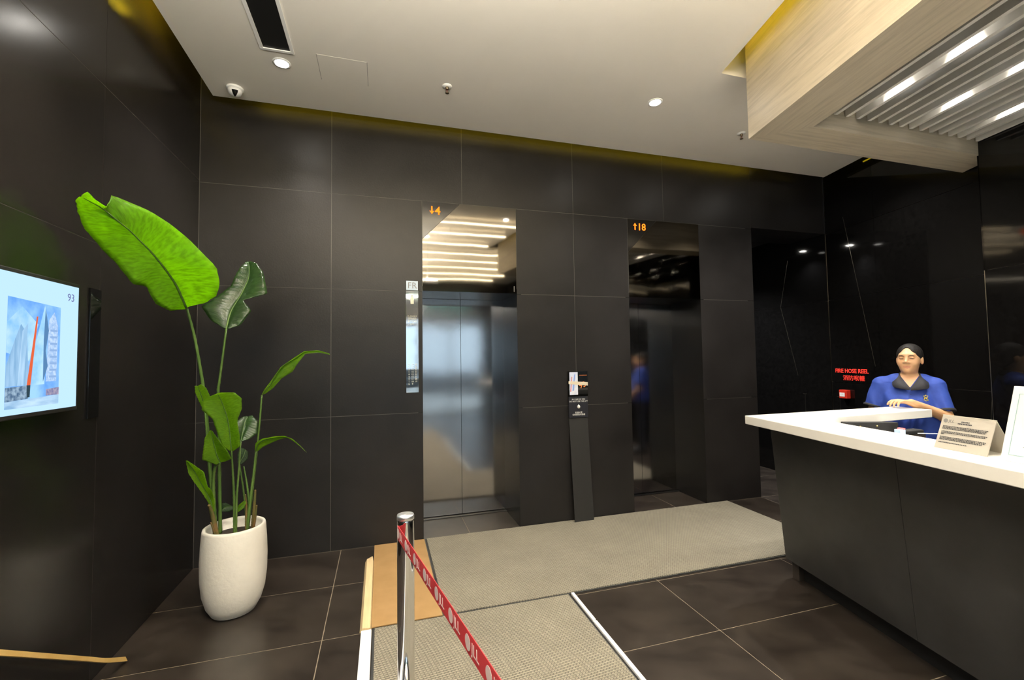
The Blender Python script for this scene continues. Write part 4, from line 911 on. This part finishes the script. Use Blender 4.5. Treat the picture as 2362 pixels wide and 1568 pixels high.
# ================================================================== PERSON
# local frame: x to the figure's right (image left), y towards the viewer, z up
class Field:
    def __init__(s, lo, hi, h):
        s.lo = np.array(lo, np.float32); s.h = h
        s.n = [int((hi[i]-lo[i])/h)+1 for i in range(3)]
        s.D = np.full(s.n, 0.2, np.float32)
    def sub(s, lo, hi):
        a = [max(0, int((lo[i]-s.lo[i])/s.h)) for i in range(3)]; b = [min(s.n[i], int((hi[i]-s.lo[i])/s.h)+2) for i in range(3)]
        sl = tuple(slice(a[i], b[i]) for i in range(3))
        ax = [(s.lo[i]+s.h*np.arange(a[i], b[i])).astype(np.float32) for i in range(3)]
        return sl, ax[0][:, None, None], ax[1][None, :, None], ax[2][None, None, :]
    def op(s, fn, lo, hi, k=0.0, cut=False, pad=0.06):
        sl, X, Y, Z = s.sub([v-pad for v in lo], [v+pad for v in hi])
        d = fn(X, Y, Z); A = s.D[sl]
        if cut: A, d = -A, d
        if k > 0:
            h_ = np.maximum(k-np.abs(A-d), 0)/k; r_ = np.minimum(A, d)-h_*h_*k*0.25
        else: r_ = np.minimum(A, d)
        s.D[sl] = -r_ if cut else r_
    def el(s, c, r, k=0.02, xf=None, cut=False):
        def fn(X, Y, Z):
            if xf: X, Y, Z = xf(X, Y, Z)
            u, v_, w = (X-c[0])/r[0], (Y-c[1])/r[1], (Z-c[2])/r[2]
            k0 = np.sqrt(u*u+v_*v_+w*w)+1e-6; k1 = np.sqrt((u/r[0])**2+(v_/r[1])**2+(w/r[2])**2)+1e-6
            return k0*(k0-1)/k1
        cc = xf.inv(c) if xf else c; m = max(r)
        s.op(fn, [q-m for q in cc], [q+m for q in cc], k, cut)
    def rc(s, a, b, ra, rb, k=0.02, xf=None, cut=False, planes=()):
        a, b = np.array(a, float), np.array(b, float); ba = b-a; L2 = float(ba@ba)
        def fn(X, Y, Z):
            if xf: X, Y, Z = xf(X, Y, Z)
            px, py, pz = X-a[0], Y-a[1], Z-a[2]
            t_ = np.clip((px*ba[0]+py*ba[1]+pz*ba[2])/L2, 0, 1)
            d = np.sqrt((px-ba[0]*t_)**2+(py-ba[1]*t_)**2+(pz-ba[2]*t_)**2)-(ra+(rb-ra)*t_)
            for q, n_ in planes: d = np.maximum(d, (X-q[0])*n_[0]+(Y-q[1])*n_[1]+(Z-q[2])*n_[2])
            return d
        A_, B_ = (xf.inv(a), xf.inv(b)) if xf else (a, b); m = max(ra, rb)
        s.op(fn, [min(A_[i], B_[i])-m for i in range(3)], [max(A_[i], B_[i])+m for i in range(3)], k, cut)
    def mesh(s):
        """surface nets"""
        D = s.D; S = D < 0
        c = np.zeros([n-1 for n in s.n], np.uint8)
        for i in (0, 1):
            for j in (0, 1):
                for k in (0, 1): c += S[i:s.n[0]-1+i, j:s.n[1]-1+j, k:s.n[2]-1+k]
        idx = np.argwhere((c > 0) & (c < 8)); N = len(idx)
        acc = np.zeros((N, 3)); cnt = np.zeros(N)
        corners = [(i, j, k) for i in (0, 1) for j in (0, 1) for k in (0, 1)]
        for p in corners:
            for ax_ in range(3):
                if p[ax_]: continue
                q = list(p); q[ax_] = 1
                d0 = D[tuple((idx+p).T)]; d1 = D[tuple((idx+q).T)]
                m = (d0 < 0) != (d1 < 0); t_ = d0[m]/(d0[m]-d1[m])
                pt = np.repeat(np.array([p], float), m.sum(), 0); pt[:, ax_] += t_
                acc[m] += pt; cnt[m] += 1
        V = s.lo+(idx+acc/cnt[:, None])*s.h
        vid = np.full(c.shape, -1, np.int64); vid[tuple(idx.T)] = np.arange(N)
        F = []
        for ax_ in range(3):
            b_, c_ = [(1, 2), (2, 0), (0, 1)][ax_]
            sl0 = [slice(None)]*3; sl1 = [slice(None)]*3; sl0[ax_] = slice(0, -1); sl1[ax_] = slice(1, None)
            e = S[tuple(sl0)] != S[tuple(sl1)]; E = np.argwhere(e)
            ok = (E[:, b_] > 0) & (E[:, c_] > 0) & (E[:, b_] < s.n[b_]-1) & (E[:, c_] < s.n[c_]-1); E = E[ok]
            db = np.zeros(3, int); db[b_] = 1; dc = np.zeros(3, int); dc[c_] = 1
            q = np.stack([vid[tuple(E.T)], vid[tuple((E-db).T)], vid[tuple((E-db-dc).T)], vid[tuple((E-dc).T)]], 1)
            flip = ~S[tuple(E.T)]
            q[flip] = q[flip][:, ::-1]
            F.append(q[(q >= 0).all(1)])
        return V, np.concatenate(F)
def field_obj(name, fld, mats, parent, M_, face_mat=None):
    V, F = fld.mesh()
    me = bpy.data.meshes.new(name)
    me.vertices.add(len(V)); me.vertices.foreach_set('co', V.astype(np.float32).ravel())
    me.loops.add(F.size); me.loops.foreach_set('vertex_index', F.astype(np.int32).ravel())
    me.polygons.add(len(F)); me.polygons.foreach_set('loop_start', np.arange(0, F.size, 4, dtype=np.int32)); me.polygons.foreach_set('loop_total', np.full(len(F), 4, np.int32))
    for m in mats: me.materials.append(m)
    if face_mat is not None:
        me.polygons.foreach_set('material_index', face_mat(V[F].mean(1)).astype(np.int32))
    me.polygons.foreach_set('use_smooth', np.ones(len(F), bool))
    me.update(calc_edges=True); me.validate()
    o = bpy.data.objects.new(name, me)
    if parent is None:
        o.matrix_world = M_; COL.objects.link(o)
    else:
        o.parent = parent; COL.objects.link(o)
    return o

class HeadXf:
    def __init__(s, c, yaw, pitch):
        s.c = np.array(c); cy, sy, cp, sp = math.cos(yaw), math.sin(yaw), math.cos(pitch), math.sin(pitch)
        s.R = np.array([[cy, sy, 0], [-sy, cy, 0], [0, 0, 1]]) @ np.array([[1, 0, 0], [0, cp, -sp], [0, sp, cp]])   # local -> body
    def __call__(s, X, Y, Z):
        X, Y, Z = X-s.c[0], Y-s.c[1], Z-s.c[2]; r = s.R.T
        return (r[0, 0]*X+r[0, 1]*Y+r[0, 2]*Z, r[1, 0]*X+r[1, 1]*Y+r[1, 2]*Z, r[2, 0]*X+r[2, 1]*Y+r[2, 2]*Z)
    def inv(s, p): return s.R @ np.array(p, float)+s.c
HX = HeadXf((0.004, 0.0, 1.457), 0.20, -0.02)

P0 = Vector((3.97, 2.46, 0)); rr_ = P0.normalized()
PM = Matrix.Identity(4)
lx, ly = Vector((-rr_.y, rr_.x, 0)), -rr_
for i in range(3): PM[i][0], PM[i][1], PM[i][2], PM[i][3] = lx[i], ly[i], (0, 0, 1)[i], P0[i]

B = Field((-0.30, -0.20, -0.02), (0.36, 0.40, 1.60), 0.0042)
# trunk, legs
B.el((0.02, 0, 1.13), (0.165, 0.110, 0.19)); B.el((0.02, 0.02, 0.98), (0.165, 0.125, 0.17)); B.el((0.02, 0, 0.87), (0.17, 0.13, 0.12))
B.rc((0.165, -0.01, 1.257), (-0.125, -0.01, 1.252), 0.045, 0.045, 0.05)
for sx_ in (0.105, -0.065):
    B.rc((sx_, 0, 0.84), (sx_, 0.01, 0.45), 0.085, 0.056, 0.03); B.rc((sx_, 0.01, 0.45), (sx_, -0.01, 0.08), 0.056, 0.038, 0.02); B.rc((sx_, -0.01, 0.045), (sx_, 0.15, 0.03), 0.038, 0.03, 0.02)
# neck
B.rc((0.010, -0.012, 1.24), (0.006, -0.008, 1.38), 0.060, 0.049, 0.04)
# head
B.el((0, -0.018, 0.030), (0.072, 0.090, 0.083), 0.03, HX)
B.el((0, 0.022, -0.020), (0.061, 0.064, 0.086), 0.03, HX)
B.el((0, 0.042, -0.072), (0.043, 0.038, 0.034), 0.03, HX)
for s_ in (-1, 1):
    B.el((s_*0.036, 0.055, -0.028), (0.024, 0.023, 0.027), 0.025, HX)
    B.el((s_*0.073, -0.012, -0.012), (0.009, 0.019, 0.030), 0.010, HX)
B.el((0, 0.068, 0.034), (0.046, 0.018, 0.014), 0.02, HX)
for s_ in (-1, 1):
    B.el((s_*0.030, 0.094, 0.012), (0.018, 0.014, 0.010), 0.012, HX, cut=True)
    B.el((s_*0.030, 0.074, 0.011), (0.0145, 0.0115, 0.0085), 0.006, HX)
B.rc((0, 0.080, 0.020), (0, 0.100, -0.018), 0.0075, 0.0115, 0.012, HX)
for s_ in (-1, 1): B.el((s_*0.0125, 0.090, -0.0225), (0.0095, 0.0105, 0.0075), 0.008, HX)
B.rc((-0.019, 0.079, -0.0535), (0.019, 0.079, -0.0535), 0.0052, 0.0052, 0.006, HX)
B.rc((-0.016, 0.079, -0.0635), (0.016, 0.079, -0.0635), 0.0062, 0.0062, 0.006, HX)
B.rc((0, 0.083, -0.054), (0, 0.083, -0.0545), 0.006, 0.006, 0.006, HX)
B.el((0, 0.066, -0.088), (0.019, 0.019, 0.016), 0.02, HX)
# arms: the figure's left arm (image right) lies across the counter end
SL, EL_, WL = (-0.140, 0.0, 1.247), (-0.182, 0.075, 1.030), (0.005, 0.262, 1.139)
B.rc(SL, EL_, 0.048, 0.040, 0.03); B.rc(EL_, WL, 0.041, 0.026, 0.02)
SR, ER, WR = (0.182, 0.0, 1.250), (0.238, 0.035, 1.015), (0.165, 0.19, 0.86)
B.rc(SR, ER, 0.048, 0.040, 0.03); B.rc(ER, WR, 0.041, 0.026, 0.02)
def hand(W_, h, up, side, curl):
    """W_ wrist, h hand direction, up back of the hand, side towards the thumb"""
    W_, h, up, side = [np.array(q, float) for q in (W_, h, up, side)]
    h /= np.linalg.norm(h); side -= h*(side@h); side /= np.linalg.norm(side); up = up-h*(up@h)-side*(up@side); up /= np.linalg.norm(up)
    for o_ in (-0.026, -0.009, 0.009, 0.026):
        B.rc(W_+h*0.008+side*o_*0.5, W_+h*0.078+side*o_+up*0.003, 0.0150, 0.0120, 0.012)
    for o_, l_, cf in ((0.033, 0.92, 0.8), (0.0115, 1.0, 1.0), (-0.0105, 0.95, 1.15), (-0.032, 0.78, 1.3)):
        p = W_+h*0.080+side*o_+up*0.004; ang = 0.0
        for seg, r0, r1, da in ((0.040, 0.0092, 0.0084, curl[0]), (0.024, 0.0084, 0.0076, curl[1]), (0.019, 0.0076, 0.0066, curl[2])):
            ang += da*cf; q = p+(h*math.cos(ang)-up*math.sin(ang))*seg*l_
            B.rc(p, q, r0, r1, 0.002); p = q
    t0 = W_+h*0.020+side*0.026; t1 = t0+h*0.030+side*0.022-up*0.006; t2 = t1+h*0.030+side*0.004-up*0.006; t3 = t2+h*0.022-side*0.006-up*0.003
    B.rc(t0, t1, 0.0135, 0.0112, 0.008); B.rc(t1, t2, 0.0105, 0.0092, 0.003); B.rc(t2, t3, 0.0092, 0.0072, 0.003)
hand(WL, (0.75, 0.62, 0.13), (0, 0, 1), (0.6, -0.8, 0), (0.25, 0.60, 0.50))
hand(WR, (-0.5, 0.7, -0.45), (0.3, 0.5, 0.6), (-1, -0.3, 0.1), (0.25, 0.5, 0.4))
SKIN = pm('warm_skin', (0.56, 0.315, 0.165), 0.5, col2=(0.60, 0.345, 0.185), scale=18)
SKIN.node_tree.nodes['Principled BSDF'].inputs['Subsurface Weight'].default_value = 0.12
SKIN.node_tree.nodes['Principled BSDF'].inputs['Subsurface Scale'].default_value = 0.01
LIPS = pm('lip_tone', (0.48, 0.21, 0.13), 0.45)
def fm(C_):
    L_ = (C_-HX.c) @ HX.R
    lip = (np.abs(L_[:, 0]) < 0.0225) & (L_[:, 1] > 0.070) & (L_[:, 2] < -0.0485+np.abs(L_[:, 0])*-0.1) & (L_[:, 2] > -0.0705+np.abs(L_[:, 0])*0.35)
    return lip.astype(int)
person = field_obj('person', B, [SKIN, LIPS], None, PM, fm)
tag(person, 'person in a blue polo shirt standing behind the reception counter, one hand resting on it', 'person')

# polo shirt
S_ = Field((-0.30, -0.20, 0.76), (0.36, 0.28, 1.40), 0.0045)
S_.el((0.02, -0.005, 1.13), (0.182, 0.130, 0.20), 0.03); S_.el((0.02, 0.062, 1.125), (0.140, 0.085, 0.085), 0.05); S_.el((0.02, 0.025, 0.97), (0.185, 0.148, 0.20), 0.06)
S_.el((0.02, 0.01, 0.86), (0.19, 0.15, 0.12), 0.05)
S_.rc((0.168, -0.01, 1.257), (-0.128, -0.01, 1.252), 0.057, 0.057, 0.05)
S_.rc((0.085, -0.015, 1.285), (-0.065, -0.015, 1.285), 0.052, 0.052, 0.05)
def sleeve(F_, a, b, ra, rb, t0=None, grow=0.0, k=0.03):
    a, b = np.array(a, float), np.array(b, float); n_ = (b-a)/np.linalg.norm(b-a)
    pl = [(b, n_)]
    if t0 is not None: pl.append((a+(b-a)*t0, -n_))
    F_.rc(a, b+n_*0.05, ra+grow, rb+grow, k, planes=pl)
SLV = (((-0.140, 0.0, 1.247), (-0.176, 0.062, 1.060), 0.060, 0.060), ((0.182, 0.0, 1.250), (0.236, 0.026, 1.073), 0.062, 0.062))
for q in SLV: sleeve(S_, *q)
# folds
def folds(X, Y, Z):
    return 0*X
sl_, X_, Y_, Z_ = S_.sub((-0.30, -0.2, 0.80), (0.36, 0.28, 1.27))
S_.D[sl_] += (0.0035*np.sin(38*Z_+22*X_+9*np.sin(16*X_))*np.clip((1.20-Z_)*6, 0, 1)+0.0022*np.sin(60*X_-25*Z_)).astype(np.float32)
S_.rc((0.010, -0.01, 1.24), (0.008, -0.01, 1.45), 0.060, 0.062, 0.004, cut=True)
S_.op(lambda X, Y, Z: np.maximum(np.maximum((np.abs(X-0.008)-(Z-1.240)*0.62)*0.85, -Y), 1.238-Z), (-0.12, 0.0, 1.23), (0.14, 0.28, 1.40), 0.004, cut=True, pad=0.01)
S_.op(lambda X, Y, Z: (Z-0.80)+0*X+0*Y, (-0.30, -0.20, 0.76), (0.36, 0.28, 0.83), 0.0, cut=True, pad=0.0)
BLUE = pm('royal_blue_knit', (0.015, 0.047, 0.29), 0.75, col2=(0.018, 0.056, 0.33), scale=40, bump=0.0004, bscale=600)
NAVY = pm('dark_knit', (0.018, 0.018, 0.024), 0.8)
shirt = field_obj('polo_shirt', S_, [BLUE], person, PM)
C_ = Field((-0.30, -0.12, 1.00), (0.36, 0.20, 1.16), 0.0045)
for q in SLV: sleeve(C_, *q, t0=0.90, grow=0.0065, k=0.0)
field_obj('sleeve_bands', C_, [NAVY], person, PM)
def local_mesh(name, v, f, mat, smooth=False, par=None):
    o = mesh(name, v, f, mat, None, smooth); o.parent = par or person
    return o
def ribbon(name, pts_in, pts_out, th, mat):
    """curved strip between two polylines, with thickness"""
    n = len(pts_in); v = []
    for a, b in zip(pts_in, pts_out):
        a, b = np.array(a, float), np.array(b, float)
        v += [a, b]
    tn = []
    for i in range(n):
        j0, j1 = max(i-1, 0), min(i+1, n-1)
        t_ = np.array(pts_in[j1], float)-np.array(pts_in[j0], float); w_ = np.array(pts_out[i], float)-np.array(pts_in[i], float)
        nn = np.cross(t_, w_); nn /= (np.linalg.norm(nn)+1e-9); tn += [nn, nn]
    c0 = np.mean(v, 0)
    s_ = 1.0
    v2 = [a+t_*th*s_ for a, t_ in zip(v, tn)]
    V = v+v2; m = 2*n; F = []
    for i in range(n-1):
        a = 2*i
        F += [(a, a+1, a+3, a+2), (m+a, m+a+2, m+a+3, m+a+1), (a, a+2, m+a+2, m+a), (a+1, m+a+1, m+a+3, a+3)]
    F += [(0, m, m+1, 1), (2*n-2, 2*n-1, m+2*n-1, m+2*n-2)]
    return local_mesh(name, V, F, mat, True)
# collar: two flaps that meet at the V, joined round the back of the neck
ci = [(0.008, 0.128, 1.238), (0.030, 0.110, 1.272), (0.052, 0.072, 1.310), (0.064, 0.020, 1.338), (0.054, -0.040, 1.352), (0.008, -0.072, 1.358),
      (-0.040, -0.040, 1.352), (-0.050, 0.020, 1.336), (-0.038, 0.072, 1.308), (-0.016, 0.110, 1.270), (0.006, 0.130, 1.236)]
co = [(0.012, 0.142, 1.222), (0.060, 0.142, 1.232), (0.106, 0.112, 1.246), (0.104, 0.030, 1.295), (0.085, -0.062, 1.312), (0.008, -0.100, 1.318),
      (-0.070, -0.062, 1.312), (-0.090, 0.030, 1.292), (-0.096, 0.112, 1.240), (-0.048, 0.142, 1.228), (0.004, 0.144, 1.220)]
ribbon('collar', [tuple(p) for p in spline(ci, 41)], [tuple(p) for p in spline(co, 41)], 0.005, NAVY)
# placket buttons and the yellow chest mark
for z_, y_ in ((1.192, 0.152), (1.150, 0.158)):
    lathe('button', [(0.0001, -0.002), (0.0055, 0), (0.0001, 0.002)], (0.006, y_-0.004, z_), NAVY, None, 12).parent = person
mk = pm('yellow_thread', (0.72, 0.56, 0.06), 0.6)
v, f = [], []
for a, b, w_, h_ in ((-0.090, 1.178, .007, .006), (-0.080, 1.182, .006, .008), (-0.072, 1.178, .007, .006), (-0.088, 1.166, .020, .005), (-0.084, 1.158, .006, .006), (-0.074, 1.158, .007, .006), (-0.090, 1.148, .006, .007), (-0.080, 1.144, .007, .006), (-0.070, 1.148, .006, .007)):
    n = len(v)
    for (da, db) in ((0, 0), (w_, 0), (w_, h_), (0, h_)): v.append((a+da, 0.146-abs(a+da)*0.32, b+db))
    for (da, db) in ((0, 0), (w_, 0), (w_, h_), (0, h_)): v.append((a+da, 0.156-abs(a+da)*0.32, b+db))
    f += [(n+4, n+5, n+6, n+7), (n, n+3, n+2, n+1)]+[(n+i, n+(i+1) % 4, n+4+(i+1) % 4, n+4+i) for i in range(4)]
local_mesh('chest_mark', v, f, mk)
# hair, brows, lashes
Hf = Field((-0.13, -0.20, 1.36), (0.14, 0.12, 1.60), 0.004)
Hf.el((0, -0.022, 0.032), (0.080, 0.098, 0.0905), 0.01, HX)
Hf.el((0, -0.070, -0.010), (0.066, 0.05, 0.075), 0.03, HX); Hf.el((0, -0.118, -0.005), (0.036, 0.034, 0.036), 0.02, HX)
Hf.el((0.0, 0.100, -0.040), (0.070, 0.105, 0.116), 0.006, HX, cut=True)
Hf.el((0.002, 0.100, -0.030), (0.046, 0.105, 0.136), 0.006, HX, cut=True)
def jaw_cut(X, Y, Z):
    X, Y, Z = HX(X, Y, Z); return np.maximum(-(Y+0.016), Z-0.002)+0*X
Hf.op(jaw_cut, (-0.13, -0.2, 1.36), (0.14, 0.12, 1.60), 0.004, cut=True, pad=0)
HAIR = pm('black_hair', (0.006, 0.005, 0.0045), 0.6, col2=(0.013, 0.011, 0.010), scale=60, stretch=(1, 1, 0.2), spec=0.3, bump=0.002, bscale=180)
field_obj('hair', Hf, [HAIR], person, PM)
DARK = pm('brow_dark', (0.05, 0.032, 0.022), 0.7)
for s_ in (-1, 1):
    pts = [HX.inv((s_*q, yv, zv)) for q, yv, zv in ((0.013, 0.0865, 0.0255), (0.024, 0.0870, 0.0300), (0.036, 0.0815, 0.0310), (0.046, 0.0715, 0.0270))]
    tube('eyebrow', pts, [0.0022, 0.0028, 0.0024, 0.0012], DARK, None, 6).parent = person
    pts = [HX.inv((s_*q, yv, zv)) for q, yv, zv in ((0.0185, 0.0815, 0.0075), (0.025, 0.0858, 0.0065), (0.032, 0.0858, 0.0065), (0.0405, 0.0805, 0.0085))]
    tube('eyelash_line', pts, [0.0010, 0.0019, 0.0019, 0.0012], pm('lash_dark', (0.02, 0.014, 0.012), 0.6), None, 6).parent = person
T_ = Field((-0.22, -0.20, 0.0), (0.26, 0.24, 1.0), 0.009)
T_.el((0.02, 0, 0.88), (0.178, 0.138, 0.10), 0.03)
for sx_ in (0.105, -0.065):
    T_.rc((sx_, 0, 0.84), (sx_, 0.01, 0.45), 0.098, 0.075, 0.03); T_.rc((sx_, 0.01, 0.45), (sx_, -0.01, 0.10), 0.075, 0.062, 0.03)
field_obj('trousers', T_, [NAVY], person, PM)
for sx_ in (0.105, -0.065):
    F2 = Field((sx_-0.07, -0.10, 0.0), (sx_+0.07, 0.26, 0.14), 0.006)
    F2.rc((sx_, -0.02, 0.05), (sx_, 0.15, 0.042), 0.046, 0.040, 0.02)
    field_obj('shoe', F2, [BLACKM], person, PM)
